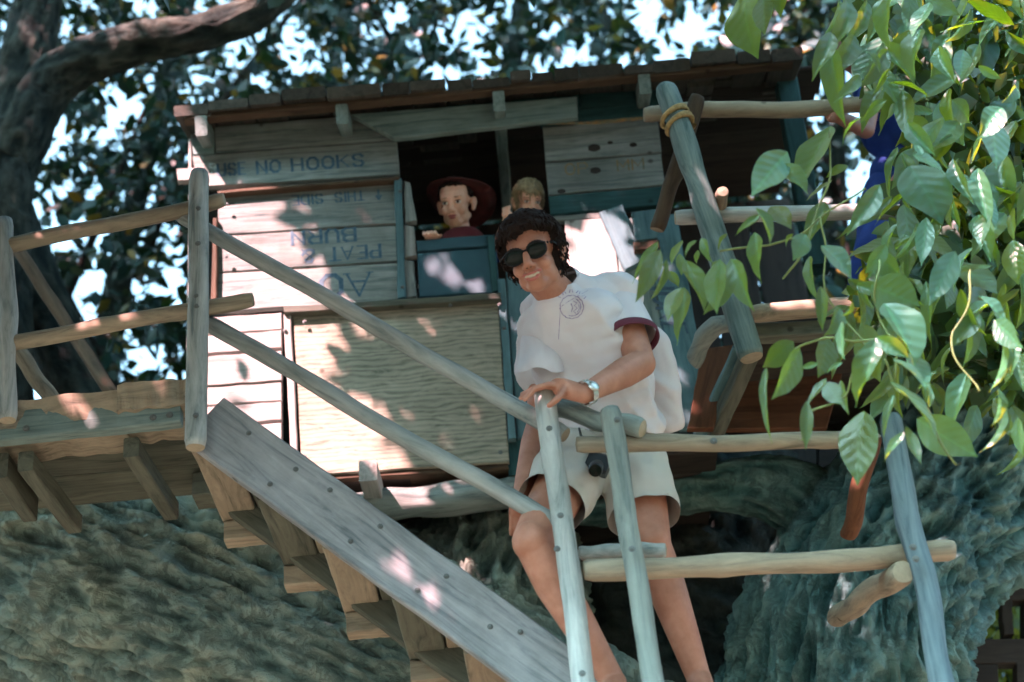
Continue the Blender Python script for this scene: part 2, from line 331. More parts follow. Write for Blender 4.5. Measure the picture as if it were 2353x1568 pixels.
# ------------------------------------------------------------------ trunks
def trunk(name, pts, radii, mat, parent=None, nseg=150, nring=220, amp=0.035, fx=5.0, fa=3.2, knob=0, twist=0.5, kind=None, aspect=1.0):
    pts = [Vector(p) for p in pts]
    # Catmull-Rom
    def cr(i, t, arr):
        a = arr[max(i-1, 0)]; b = arr[i]; c = arr[i+1]; d = arr[min(i+2, len(arr)-1)]
        return 0.5 * ((2*b) + (c-a)*t + (2*a-5*b+4*c-d)*t*t + (3*b-a-3*c+d)*t**3)
    vs = np.zeros(((nring+1)*nseg, 3)); rid = np.zeros((nring+1)*nseg); sd = rnd.uniform(0, 50)
    S = 0; prev = None; up = Vector((0, -1, 0.3))
    for i in range(nring + 1):
        s = i / nring * (len(pts) - 1); k = min(int(s), len(pts) - 2); t = s - k
        c = cr(k, t, pts); r = cr(k, t, radii); c2 = cr(k, min(t + .01, 1.0), pts) if t < .98 else c; c0 = cr(k, max(t - .01, 0), pts)
        x = (c2 - c0).normalized(); z = (up - x * up.dot(x)).normalized(); y = z.cross(x)
        if prev is not None: S += (c - prev).length
        prev = c
        for j in range(nseg):
            a = 2 * math.pi * j / nseg; aa = a + twist * S
            q = Vector((math.cos(aa) * fa * r * 3, math.sin(aa) * fa * r * 3, S * fx * .45 + sd))
            h = 1 - abs(noise.noise(q * 1.6)) * 2.4; h2 = 1 - abs(noise.noise(q * 3.7 + Vector((5, 3, 1)))) * 2.6; h3 = noise.noise(c * 9 + Vector((math.cos(a), math.sin(a), 0)) * r * 22)
            low = noise.noise(Vector((math.cos(a) * 1.3, math.sin(a) * 1.3, S * 1.2 + sd)))
            v = max(h, -0.6) * .6 + h2 * .4 + h3 * .45
            if knob:
                d_ = noise.voronoi(Vector((math.cos(a) * r * knob, math.sin(a) * r * knob, S * knob + sd)))[0]
                v = v * .35 + (0.75 - d_[0] * 1.3) * 1.5 + min(0.3, (d_[1] - d_[0])) * 1.2 - .4
            rr = r * (1 + .12 * low) + amp * v
            vs[i*nseg+j] = c + (y * math.sin(a) * aspect + z * math.cos(a)) * rr
            rid[i*nseg+j] = min(1, max(0, v * .5 + .35))
    fs = [(i*nseg+j, i*nseg+(j+1) % nseg, (i+1)*nseg+(j+1) % nseg, (i+1)*nseg+j) for i in range(nring) for j in range(nseg)]
    fs.append(tuple(range(nseg-1, -1, -1))); fs.append(tuple(nring*nseg+j for j in range(nseg)))
    c = Vector(vs.mean(axis=0)); vs -= np.array(c)
    o = mesh(name, vs.tolist(), fs, M_[mat], parent, Matrix.Translation(c), smooth=True)
    at = o.data.attributes.new('ridge', 'FLOAT', 'POINT'); at.data.foreach_set('value', rid.astype(np.float32))
    if kind: o['kind'] = kind
    return o

# ------------------------------------------------------------------ ground
gv = [(x, y, -1.7) for x, y in ((-200, -200), (200, -200), (200, 200), (-200, 200))]
tag(mesh('ground', gv, [(0, 1, 2, 3)], M_['ground']), kind='structure')

# ------------------------------------------------------------------ big trees (the treehouse tree is one concrete-like banyan)
tr = thing('banyan_tree', 'huge rough barked limb sweeping down under the left landing and stairs', 'tree', (0.3, 7.5, -1.7))
trunk('limb', [P(-420, 1040, 6.5), P(60, 1270, 6.25), P(480, 1445, 6.2), P(1000, 1680, 6.25), P(1400, 1930, 6.4)], [0.40, 0.44, 0.49, 0.52, 0.55], 'bark1', tr,
      nseg=300, nring=340, amp=0.052, fx=6.2, fa=3.6, twist=0.0)
tr2 = thing('banyan_tree', 'thick knobbly teal grey trunk flaring up to the right behind the lower rail', 'tree', (1.2, 6.5, -1.7))
trunk('trunk', [P(1960, 2150, 6.5), P(1950, 1700, 6.4), P(1990, 1400, 6.3), P(2190, 1110, 6.4), P(2470, 880, 6.6), P(2800, 700, 6.8)], [0.50, 0.44, 0.39, 0.39, 0.44, 0.5], 'bark2', tr2,
      nseg=300, nring=320, amp=0.062, fx=8, fa=3.4, twist=0.35)
trunk('root_arch', [P(1980, 1250, 6.5), P(1800, 1130, 6.3), P(1620, 1120, 6.3), P(1400, 1160, 6.45), P(1150, 1160, 6.5)], [0.20, 0.13, 0.085, 0.08, 0.07], 'bark2', tr2, nseg=80, nring=140, amp=0.018, fx=6)
tr3 = thing('banyan_stump', 'knobbly lumpy bark bulging between the stairs and the standing man', 'tree trunk', (0, 6.7, -1.7))
trunk('trunk', [P(1130, 2100, 6.6), P(1110, 1650, 6.6), P(1110, 1400, 6.55), P(1110, 1160, 6.65)], [0.46, 0.42, 0.37, 0.26], 'bark1', tr3, nseg=240, nring=260, amp=0.075, fx=9, fa=3.6)
tl = thing('shade_tree', 'dark forked trunk and limb crossing the top left corner', 'tree', (-2.6, 7, -1.7))
trunk('trunk', [P(-10, 1500, 7.1), P(10, 900, 7.1), P(10, 500, 7.0), P(50, 200, 7.0), P(120, -150, 7.0)], [0.13, 0.13, 0.125, 0.13, 0.10], 'bark3', tl, nseg=90, nring=220, amp=0.014, fx=7)
trunk('limb', [P(20, 380, 7.0), P(120, 190, 6.95), P(300, 105, 6.9), P(460, 75, 6.9), P(600, 15, 6.9), P(760, -130, 6.9)], [0.14, 0.12, 0.105, 0.095, 0.09, 0.08], 'bark3', tl, nseg=90, nring=220, amp=0.014, fx=7)
ln = thing('leaning_tree', 'dark leaning trunk behind the left landing rails', 'tree', (-1.0, 7.3, 0))
trunk('trunk', [P(-80, 200, 7.4), P(60, 600, 7.3), P(140, 800, 7.3), P(300, 1150, 7.3)], [0.10, 0.125, 0.13, 0.15], 'bark3', ln, nseg=80, nring=120, amp=0.010, fx=6)

# ------------------------------------------------------------------ the hut
hut = thing('treehouse_hut', 'weathered plank and crate board hut with a shingle roof up in the tree', 'hut', P(800, 1100, 6.0))
H = 6.0
def hq(q, mat, th=0.03, dy=0.0, name='plank'): return quad(name, q, H - dy, th, mat, hut)
# left crate wall
planks = {}
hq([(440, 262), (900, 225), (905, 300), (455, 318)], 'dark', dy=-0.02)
hq([(492, 292), (905, 258), (910, 322), (495, 352)], 'crate')
hq([(440, 318), (491, 314), (493, 352), (442, 356)], 'grey', dy=0.005)
planks['hooks'] = hq([(442, 358), (912, 324), (918, 402), (452, 430)], 'crate', dy=0.01)
hq([(405, 388), (470, 384), (472, 412), (407, 416)], 'pale', dy=0.02)
hq([(498, 438), (918, 404), (918, 412), (500, 446)], 'brown', dy=0.035, th=0.05, name='batten')
planks['side'] = hq([(500, 448), (925, 414), (925, 514), (500, 540)], 'crate')
planks['burn'] = hq([(500, 543), (925, 517), (925, 600), (500, 626)], 'crate')
planks['a'] = hq([(500, 629), (925, 603), (925, 690), (500, 716)], 'crate')
for a, b, mt in ((415, 512, 'crate'), (516, 592, 'pale'), (596, 686, 'crate')):
    hq([(927, a), (950 if a > 500 else 942, a + 4), (957, b - 4), (929, b)], mt, dy=0.012)
hq([(905, 410), (922, 409), (932, 684), (914, 686)], 'blue', dy=0.03, name='batten')
hq([(490, 500), (499, 500), (497, 700), (484, 700)], 'brown', dy=0.03, name='batten')
# lower left clapboards
y0 = 718
for i, (a, b, mt) in enumerate(((718, 757, 'pale'), (759, 800, 'pale'), (806, 874, 'pale'), (877, 920, 'pale'), (923, 966, 'pale'), (972, 1040, 'pale'), (1043, 1110, 'pale'))):
    hq([(455, a + 14), (648, a), (648, b), (455, b + 14)], mt, dy=0.004 * (i % 3), name='clapboard')
hq([(652, 722), (668, 721), (684, 1046), (668, 1048)], 'pale', dy=0.03, name='batten')
hq([(632, 700), (846, 690), (1160, 668), (1160, 684)][0:4] if False else [(650, 705), (1150, 672), (1152, 686), (652, 720)], 'soffit', dy=0.05, th=0.06, name='sill_strip')
hq([(672, 722), (1145, 688), (1170, 1062), (692, 1094)], 'plyw', dy=0.012, th=0.02, name='plywood_panel')
hq([(690, 1097), (1168, 1064), (1169, 1076), (692, 1108)], 'brown', dy=0.0, th=0.3, name='floor_edge')
# under the window
hq([(955, 552), (1136, 538), (1140, 564), (958, 578)], 'metal', dy=0.0)
hq([(958, 582), (1140, 568), (1148, 672), (962, 684)], 'metal', dy=0.006)
hq([(1118, 541), (1136, 540), (1147, 670), (1130, 671)], 'teal', dy=0.02, name='batten')
# right of plywood, left of the man
hq([(1142, 640), (1160, 640), (1186, 1008), (1168, 1010)], 'blue', dy=0.02)
planks['co'] = hq([(1158, 560), (1232, 556), (1262, 1004), (1188, 1008)], 'blue', dy=0.0)
# right of the window
planks['panel1'] = hq([(1247, 292), (1512, 268), (1520, 350), (1253, 372)], 'crate', dy=-0.03)
planks['panel2'] = hq([(1253, 375), (1520, 353), (1528, 425), (1260, 447)], 'crate', dy=-0.03)
hq([(1260, 450), (1528, 428), (1532, 470), (1264, 494)], 'teal', dy=-0.02)
hq([(1230, 262), (1500, 236), (1512, 264), (1245, 288)], 'teal', dy=-0.02)
hq([(1250, 284), (1500, 266), (1500, 270), (1380, 283)], 'orange', dy=0.03, th=0.01, name='orange_strip')
hq([(1264, 497), (1420, 484), (1424, 500), (1268, 508)], 'crate', dy=-0.012)
hq([(1298, 506), (1408, 500), (1462, 985), (1310, 985)], 'pale', dy=0.0)
hq([(1411, 506), (1478, 496), (1560, 985), (1465, 985)], 'grey', dy=0.01)
planks['hok'] = hq([(1480, 500), (1555, 490), (1640, 985), (1562, 985)], 'blue', dy=0.02)
hq([(1378, 486), (1430, 468), (1478, 600), (1436, 620)], 'blue', dy=0.04)
hq([(1452, 486), (1505, 480), (1512, 548), (1460, 554)], 'blue', dy=0.07)
hq([(1455, 556), (1515, 550), (1517, 570), (1458, 576)], 'brown', dy=0.07)
# fascia above the opening
hq([(806, 262), (1326, 222), (1328, 268), (905, 318), (812, 300)][:4], 'grey', dy=0.06, th=0.03, name='lintel_board')
hq([(900, 255), (1330, 215), (1335, 248), (905, 290)], 'teal', dy=0.0)
hq([(1330, 215), (1520, 205), (1520, 240), (1335, 250)], 'teal', dy=-0.02)
# right side frame
beam('corner_post', P(1798, 150, 6.1), P(1880, 620, 6.1), 0.09, 0.09, 'teal', hut)
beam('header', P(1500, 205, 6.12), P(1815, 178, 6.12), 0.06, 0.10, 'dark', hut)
# inside: back wall, side walls, ceiling and floor boards
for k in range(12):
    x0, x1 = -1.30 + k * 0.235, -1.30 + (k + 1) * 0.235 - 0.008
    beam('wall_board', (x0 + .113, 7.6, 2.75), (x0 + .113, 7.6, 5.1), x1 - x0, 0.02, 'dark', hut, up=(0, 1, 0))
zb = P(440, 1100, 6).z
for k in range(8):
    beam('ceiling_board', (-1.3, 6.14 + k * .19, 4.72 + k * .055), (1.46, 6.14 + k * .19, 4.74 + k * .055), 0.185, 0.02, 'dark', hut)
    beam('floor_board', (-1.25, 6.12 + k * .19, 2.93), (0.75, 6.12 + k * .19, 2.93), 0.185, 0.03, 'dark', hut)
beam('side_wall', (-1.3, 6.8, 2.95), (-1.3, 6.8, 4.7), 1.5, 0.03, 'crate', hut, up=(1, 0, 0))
# narrow side face seen lit at the left corner
hq([(432, 318), (440, 318), (452, 1100), (440, 1100)], 'pale', dy=-0.02, th=0.05, name='corner_board')
# rafters
for (u, v) in ((461, 290), (786, 262), (1146, 232), (1482, 192)):
    a = P(u, v, 5.84); beam('rafter', a, a + Vector((0.0, 1.6, 0.50)), 0.05, 0.09, 'grey', hut)
# roof: slabs of split shingles in staggered courses, climbing back
eL, eR = P(412, 264, 5.82), P(1836, 128, 5.82)
for row in range(9):
    x = eL.x - 0.03 + rnd.uniform(0, .06); yy = 5.81 + row * 0.19; zz = eL.z + row * 0.062 + 0.01
    while x < eR.x:
        wd = rnd.uniform(0.09, 0.24)
        if x + wd > eR.x + 0.02: wd = eR.x + 0.02 - x
        if wd < 0.03: break
        t_ = (x - eL.x) / (eR.x - eL.x); z0 = zz + (eR.z - eL.z) * t_ + rnd.uniform(-.012, .018)
        dy = rnd.uniform(-0.03, 0.03)
        th = rnd.uniform(0.036, 0.058) if row < 2 else rnd.uniform(.02, .035)
        A = Vector((x + wd / 2, yy + dy, z0)); B = A + Vector((rnd.uniform(-.006, .006), 0.42, 0.135))
        beam('shingle', A, B, wd - rnd.uniform(.003, .009), th, 'shingle', hut, n=2, jit=0.002)
        x += wd
beam('eave_batten', P(425, 276, 5.86), P(1820, 146, 5.86), 0.05, 0.03, 'brown', hut, n=20, jit=0.003)

# ---- lettering (painted strokes lying on the boards)
F = {
 'A': [[(0, 0), (.36, 1), (.72, 0)], [(.14, .36), (.58, .36)]], 'B': [[(0, 0), (0, 1), (.45, 1), (.58, .88), (.58, .65), (.45, .54), (0, .54)], [(.45, .54), (.64, .4), (.64, .15), (.48, 0), (0, 0)]],
 'C': [[(.62, .8), (.5, .97), (.2, .97), (.02, .75), (.02, .25), (.2, .03), (.5, .03), (.62, .2)]], 'D': [[(0, 0), (0, 1), (.4, 1), (.62, .8), (.62, .2), (.4, 0), (0, 0)]],
 'E': [[(.55, 1), (0, 1), (0, 0), (.55, 0)], [(0, .52), (.42, .52)]], 'H': [[(0, 0), (0, 1)], [(.6, 0), (.6, 1)], [(0, .5), (.6, .5)]], 'I': [[(0, 0), (0, 1)]],
 'K': [[(0, 0), (0, 1)], [(.6, 1), (0, .42)], [(.2, .6), (.62, 0)]], 'N': [[(0, 0), (0, 1), (.6, 0), (.6, 1)]], 'O': [[(.2, .02), (.02, .25), (.02, .75), (.2, .98), (.45, .98), (.62, .75), (.62, .25), (.45, .02), (.2, .02)]],
 'P': [[(0, 0), (0, 1), (.45, 1), (.6, .85), (.6, .6), (.45, .47), (0, .47)]], 'R': [[(0, 0), (0, 1), (.45, 1), (.6, .85), (.6, .62), (.45, .5), (0, .5)], [(.3, .5), (.62, 0)]],
 'S': [[(.58, .82), (.45, .98), (.15, .98), (.02, .8), (.1, .58), (.5, .44), (.6, .22), (.45, .02), (.15, .02), (.02, .18)]], 'T': [[(.32, 0), (.32, 1)], [(0, 1), (.64, 1)]],
 'U': [[(0, 1), (0, .25), (.15, .02), (.45, .02), (.6, .25), (.6, 1)]], '&': [[(.62, 0), (.12, .72), (.2, .97), (.42, .95), (.45, .75), (.05, .35), (.05, .12), (.25, .0), (.45, .1), (.62, .4)]],
 'M': [[(0, 0), (0, 1), (.35, .3), (.7, 1), (.7, 0)]], '^': [[(.25, 0), (.25, 1)], [(0, .6), (.25, 1), (.5, .6)]], ' ': [], '-': [[(0, .5), (.5, .5)]],
}
SER = set('PEATBURNHIK')
def lettering(text, o_px, x_px, h_px, plank, dy, mat='paint', st=0.15, serif=True, gap=0.22):
    """text from o_px (baseline start) towards x_px; h_px is the tip of the cap height above the start"""
    Y = H - dy - 0.0016
    O = P(*o_px, Y); Xe = P(*x_px, Y); Hh = P(*h_px, Y) - O; X = (Xe - O)
    tot = 0; ws = []
    for chh in text:
        wv = 0.35 if chh in ' ' else (0.12 if chh == 'I' else 0.66 if chh != 'M' else .72); ws.append(wv); tot += wv + gap
    sx = X / (tot - gap); vs = []; fs = []; cur = 0; hl = Hh.length; eps = 0
    def seg(a, b, w_):
        nonlocal eps
        A = O + sx * (cur + a[0]) + Hh * a[1]; B = O + sx * (cur + b[0]) + Hh * b[1]
        d = (B - A).normalized(); s = Vector((-d.z, 0, d.x)) * (w_ * hl / 2); e = d * (w_ * hl * .35); eps += 0.00002
        q = Vector((0, -eps, 0)); i = len(vs)
        vs.extend([A - e + s + q, B + e + s + q, B + e - s + q, A - e - s + q]); fs.append((i, i+1, i+2, i+3))
    for chh, wv in zip(text, ws):
        for pl in F.get(chh, []):
            for a, b in zip(pl, pl[1:]):
                seg(a, b, st * (1.15 if abs(a[0] - b[0]) < .3 else .6))
            if serif and chh in SER:
                for e in (pl[0], pl[-1]):
                    if e[1] in (0, 1): seg((e[0] - .1, e[1]), (e[0] + .1, e[1]), .05)
        cur += wv + gap
    return mesh('lettering', vs, fs, M_[mat], planks[plank])
for w_, a_, b_ in (('USE', (502, 405), (568, 400)), ('NO', (592, 399), (645, 395)), ('HOOKS', (672, 393), (838, 381))):
    lettering(w_, a_, b_, (a_[0] - 2, a_[1] - 27), 'hooks', .01, st=.17, serif=False)
for w_, a_, b_ in (('^', (874, 437), (860, 438)), ('THIS', (836, 439), (768, 444)), ('SIDE', (740, 446), (668, 451))):
    lettering(w_, a_, b_, (a_[0] + 2, a_[1] + 21), 'side', 0, st=.16, serif=False)
lettering('BURN', (815, 524), (668, 534), (817, 553), 'burn', 0, st=.18)
lettering('PEAT', (872, 562), (756, 571), (874, 591), 'burn', 0, st=.18); lettering('&', (722, 573), (692, 575), (724, 602), 'burn', 0, st=.18)
lettering('AO', (850, 626), (735, 634), (853, 678), 'a', 0, st=.15)
lettering('NO', (1205, 650), (1226, 760), (1228, 648), 'co', 0, serif=False)
lettering('CO', (1196, 822), (1208, 915), (1222, 820), 'co', 0, serif=False)
lettering('HOKE', (1488, 640), (1528, 770), (1540, 640), 'hok', .02, serif=False)
for w_, a_, b_ in (('OP', (1300, 402), (1352, 398)), ('MM', (1420, 393), (1480, 388))): lettering(w_, a_, b_, (a_[0] - 2, a_[1] - 24), 'panel2', -.03, 'orange', .13, False)
# knot holes in the right panel
for i, (u, v, rr, pl) in enumerate(((1365, 340, .020, 'panel1'), (1455, 333, .012, 'panel1'), (1368, 392, .017, 'panel2'), (1290, 440, .013, 'panel2'), (1402, 328, .009, 'panel1'))):
    c = P(u, v, H + .03 - .0022)
    vs = [c + Vector((rr * 1.35 * math.cos(k * .524) * (1 + .15 * math.sin(k * 3)), 0, rr * math.sin(k * .524))) for k in range(12)]
    mesh('knot', vs, [tuple(range(12))], M_['dark'], planks[pl])
for (u, v) in ((1158, 755), (700, 740), (1148, 700), (920, 440), (925, 660), (1035, 702), (1250, 700), (520, 470), (520, 590), (700, 1050), (655, 760), (1150, 1040)):
    bolt(P(u, v, H - .035), hut, r=.006, name='nail')

# block and log under the hut
beam('joist', P(846, 1082, 5.82), P(846, 1082, 5.82) + Vector((0, 1.0, 0)), 0.068, 0.085, 'pale', hut)
lg = thing('support_log', 'horizontal grey green log carrying the hut floor', 'log', P(1000, 1150, 6.1))
pole('log', [P(800, 1168, 6.05), P(1000, 1150, 6.05), P(1200, 1125, 6.05), P(1420, 1115, 6.1)], 0.062, 'log', lg, n=60, lump=.18, bend=.02)
beam('cross_beam', P(800, 1128, 6.25), P(1330, 1080, 6.25), 0.2, 0.06, 'dark', hut)
beam('strut', P(1180, 1015, 6.05), P(1190, 1100, 6.05), 0.07, 0.07, 'teal', hut)

# ------------------------------------------------------------------ left landing
land = thing('landing', 'wooden landing of rough split planks on beams at the left', 'landing', P(200, 1000, 5.1))
edge = [(430, 872), (270, 888), (130, 900), (0, 918), (-140, 930)]
# rough deck slabs (run left-right), seen from below; wavy front slab edges
def slab(pts_top, th_px, Y0, depth, mat, name='deck_slab'):
    n = 26; vs = []; fs = []
    A, B = P(*pts_top[0], Y0), P(*pts_top[-1], Y0); M = frame(A, B); Mi = M.inverted(); sd = rnd.uniform(0, 99)
    for i in range(n + 1):
        s = i / n; a = A.lerp(B, s); wv = noise.noise((sd, s * 5, 0)) * .022; wv2 = noise.noise((s * 7, sd, 3)) * .022
        T = th_px / 560.0 + noise.noise((s * 6, 7, sd)) * .02
        for (dy, dz) in ((wv, 0), (wv + .008, -T * .35), (wv2 + 0.02, -T), (depth, -T), (depth, 0)):
            vs.append(Mi @ (a + Vector((0, dy, dz))))
    for i in range(n):
        for k in range(5): fs.append((i*5+k, i*5+(k+1) % 5, (i+1)*5+(k+1) % 5, (i+1)*5+k))
    fs.append((4, 3, 2, 1, 0)); fs.append(tuple(n*5+k for k in range(5)))
    o = mesh(name, vs, fs, M_[mat], land, M); return o
slab([(268, 884), (430, 868)], 50, 4.86, .26, 'warm')
slab([(-120, 935), (272, 896)], 52, 4.88, .26, 'warm')
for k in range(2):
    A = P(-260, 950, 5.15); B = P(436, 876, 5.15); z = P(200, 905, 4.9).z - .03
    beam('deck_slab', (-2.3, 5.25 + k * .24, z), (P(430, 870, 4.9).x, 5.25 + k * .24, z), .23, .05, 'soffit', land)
beam('edge_beam', P(-260, 1012, 4.92), P(418, 945, 4.92), .05, .105, 'grey', land, n=14)
zj = P(300, 1010, 5.0).z
for i, (u, v, u2, v2) in enumerate(((300, 1028, 400, 1150), (60, 1060, 110, 1110))):
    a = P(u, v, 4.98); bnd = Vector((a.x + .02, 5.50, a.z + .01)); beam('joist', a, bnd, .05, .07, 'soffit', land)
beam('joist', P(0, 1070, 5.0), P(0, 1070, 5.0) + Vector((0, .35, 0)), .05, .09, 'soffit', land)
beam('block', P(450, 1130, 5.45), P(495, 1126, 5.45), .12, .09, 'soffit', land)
for u, v in ((352, 960), (390, 954), (60, 985)): bolt(P(u, v, 4.885), land, r=.008)

# ------------------------------------------------------------------ stairs
st = thing('staircase', 'open wooden plank staircase descending from the landing to the right', 'staircase', P(900, 1300, 5.0))
SA, SB = P(482, 976, 4.80), P(1330, 1595, 4.80)
SA2 = SA + Vector((0, .50, 0)); SB2 = SB + Vector((0, .50, 0))
dirS = (SB - SA).normalized(); upS = Vector((-dirS.z, 0, dirS.x))
st_near = beam('stringer', SA - dirS * .02, SB + dirS * .6, .042, .185, 'string', st, up=(-dirS.z, 0, dirS.x), n=26, jit=.0012)
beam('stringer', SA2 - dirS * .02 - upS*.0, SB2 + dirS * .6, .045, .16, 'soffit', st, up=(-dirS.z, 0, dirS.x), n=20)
tot = (SB - SA).length
for k in range(7):
    s_ = 0.10 + k * 0.272
    c = SA + dirS * s_; zt = c.z + .012
    for j, (x0_, x1_) in enumerate(((-0.135, -0.012), (-0.006, 0.112))):   # two boards to a tread
        beam('tread', (c.x + (x0_ + x1_) / 2, 4.826, zt + .003 * j), (c.x + (x0_ + x1_) / 2 + rnd.uniform(-.004, .004), 5.42, zt + .003 * j), x1_ - x0_, .046, 'soffit' if (k + j) % 2 else 'warm', st, up=(0, 0, 1))
    beam('cleat', (c.x - .13, 5.375, zt - .062), (c.x + .02, 5.375, zt - .062), .075, .072, 'warm', st)
    beam('cleat', (c.x - .03, 4.85, zt - .060), (c.x + .11, 4.85, zt - .060), .04, .070, 'grey', st)
for s, o_ in ((.13, .045), (.33, .04), (.46, .05), (.30, -.045), (.62, -.04), (.66, .05), (.88, -.04), (.92, .045), (1.12, .0), (1.20, .04)):
    bolt(SA + dirS * s + upS * o_ + Vector((0, -.023, 0)), st, r=.006)

# ------------------------------------------------------------------ railings
lr = thing('landing_railing', 'grey pole railing round the left landing with a tall corner post', 'railing', P(452, 1030, 4.72))
pole('post', [P(462, 396, 4.74), P(457, 700, 4.73), P(449, 1030, 4.74)], .0335, 'rail', lr, n=40, bend=.004)
pole('post', [P(12, 505, 4.85), P(18, 720, 4.85), P(18, 965, 4.85)], .030, 'rail', lr)
pole('rail', [P(-160, 606, 4.90), P(240, 522, 4.82), P(516, 460, 4.80)], .0265, 'warm', lr, n=40)
pole('rail', [P(-160, 822, 4.90), P(230, 754, 4.82), P(582, 690, 4.80)], .0265, 'warm', lr, n=40)
for u, v in ((452, 681), (452, 704), (455, 560), (450, 955), (455, 480)): bolt(P(u, v, 4.70), lr, r=.0065)
br = thing('brace_pole', 'long brown pole slanting down behind the left landing rails', 'pole', P(260, 900, 5.6))
pole('pole', [P(30, 560, 5.9), P(150, 740, 5.85), P(275, 930, 5.8)], .026, 'brown', br)
br2 = thing('brace_pole', 'short pale pole slanting from the left post down to the landing slabs', 'pole', P(130, 900, 5.4))
pole('pole', [P(20, 768, 5.3), P(70, 850, 5.35), P(140, 950, 5.4)], .030, 'warm', br2)
sr = thing('stair_handrail', 'pair of long grey pole handrails sloping down beside the stairs', 'railing', P(1300, 1400, 4.7))
pole('rail', [P(412, 494, 4.83), P(700, 655, 4.72), P(980, 822, 4.64), P(1300, 1000, 4.56)], .0265, 'rail', sr, n=70, bend=.003)
pole('rail', [P(478, 742, 4.83), P(800, 930, 4.72), P(1050, 1075, 4.66), P(1290, 1212, 4.62)], .0270, 'rail', sr, n=60, bend=.003)
pole('post', [P(1250, 893, 4.52), P(1280, 1120, 4.54), P(1310, 1330, 4.56), P(1350, 1640, 4.58)], .0315, 'bluerail' if False else 'rail', sr, n=60)
pole('post', [P(1402, 940, 4.44), P(1438, 1180, 4.46), P(1475, 1400, 4.48), P(1510, 1640, 4.50)], .030, 'log', sr, n=60, lump=.1)
pole('rail', [P(1272, 935, 4.60), P(1380, 965, 4.54), P(1478, 986, 4.50)], .029, 'log', sr, lump=.12)
for u, v in ((1262, 985), (1288, 1185), (1280, 1262), (1338, 1548), (1418, 965), (1452, 1262)): bolt(P(u, v, 4.46 if u < 1400 else 4.41), sr, r=.0065)
rr_ = thing('lower_railing', 'warm brown round rails running right from the stair posts', 'railing', P(1700, 1300, 4.6))
pole('rail', [P(1325, 1022, 4.52), P(1640, 1018, 4.56), P(1960, 1010, 4.60)], .0255, 'warm', rr_, n=44)
pole('rail', [P(1342, 1312, 4.58), P(1700, 1300, 4.62), P(2000, 1284, 4.66), P(2190, 1264, 4.70)], .0315, 'warm', rr_, n=56, lump=.1)
pole('rail', [P(1330, 1272, 4.68), P(1530, 1262, 4.66)], .022, 'rail', rr_)
pole('post', [P(2040, 960, 4.62), P(2085, 1180, 4.60), P(2120, 1320, 4.60), P(2180, 1640, 4.60)], .034, 'bluerail', rr_, n=60, lump=.12)
pole('stub_log', [P(2075, 1315, 4.60), P(1990, 1372, 5.1), P(1925, 1420, 5.6)], .036, 'warm', rr_)
for u, v in ((1640, 1014), (2098, 1258), (2104, 1285)): bolt(P(u, v, 4.53), rr_, r=.0075)
sk = thing('stake', 'reddish brown stake standing against the knobbly trunk under the leaves', 'stake', P(1950, 1230, 5.4))
pole('stake', [P(2010, 1000, 5.3), P(1980, 1120, 5.4), P(1948, 1235, 5.6)], .030, 'redwood', sk)
ur = thing('upper_railing', 'pole railing crossing the dark right opening with a leaning grey post bound in rope', 'railing', P(1740, 830, 5.2))
pole('post', [P(1528, 200, 5.1), P(1562, 300, 5.1), P(1640, 540, 5.15), P(1728, 822, 5.15)], .042, 'grey', ur, n=60, lump=.12, taper=.046)
pole('rail', [P(1480, 264, 5.25), P(1700, 250, 5.25), P(2080, 240, 5.3)], .031, 'warm', ur, n=40)
pole('rail', [P(1552, 502, 5.22), P(1780, 494, 5.25), P(2200, 486, 5.3)], .029, 'rail', ur, n=40)
pole('strut', [P(1602, 222, 5.2), P(1575, 330, 5.25), P(1540, 430, 5.3), P(1508, 528, 5.35)], .029, 'brown', ur, n=30, lump=.12)
pole('peg', [P(1660, 440, 5.1), P(1650, 500, 5.3)], .022, 'warm', ur)
# rope wrapped round the post
rp = []; rf = []
A = P(1545, 262, 5.1); Bv = P(1570, 300, 5.1); ax = (Bv - A).normalized(); sX = ax.cross(Vector((0, 1, 0))).normalized(); sY = ax.cross(sX)
NR = 150
for i in range(NR):
    t_ = i / NR; ang = t_ * 6.283 * 4; c = A.lerp(Bv, t_ * 0.9 + .12 * math.sin(ang * .5)) + (sX * math.cos(ang) + sY * math.sin(ang)) * .052
    tn = (-sX * math.sin(ang) + sY * math.cos(ang)); n1 = tn.cross(ax).normalized()
    for k in range(6): rp.append(c + (n1 * math.cos(k * 1.047) + ax * math.sin(k * 1.047)) * .009)
for i in range(NR - 1):
    for k in range(6): rf.append((i*6+k, i*6+(k+1) % 6, (i+1)*6+(k+1) % 6, (i+1)*6+k))
mesh('rope', rp, rf, M_['rope'], ur, smooth=True)
# right upper landing
ul = thing('upper_landing', 'rough log edged landing with reddish boards under it right of the man', 'landing', P(1750, 800, 5.7))
pole('edge_log', [P(1725, 722, 5.35), P(1900, 706, 5.4), P(2250, 690, 5.45)], .034, 'warm', ul)
beam('edge_board', P(1732, 768, 5.45), P(2200, 745, 5.45), .06, .06, 'soffit', ul)
pole('bent_log', [P(1722, 740, 5.4), P(1650, 748, 5.42), P(1608, 785, 5.5), P(1590, 830, 5.55)], .036, 'log', ul, lump=.15)
quad('red_board', [(1612, 800), (1700, 790), (1640, 985), (1580, 985)], 5.75, .03, 'redwood', ul)
quad('red_board', [(1702, 790), (1960, 775), (1900, 985), (1645, 985)], 5.9, .03, 'redwood', ul)
beam('brace', P(1725, 810, 5.5), P(1640, 1000, 5.85), .075, .05, 'soffit', ul, up=(1, 0, 0))
beam('brace', P(1700, 800, 5.55), P(1608, 1000, 5.9), .02, .05, 'blue', ul, up=(1, 0, 0))
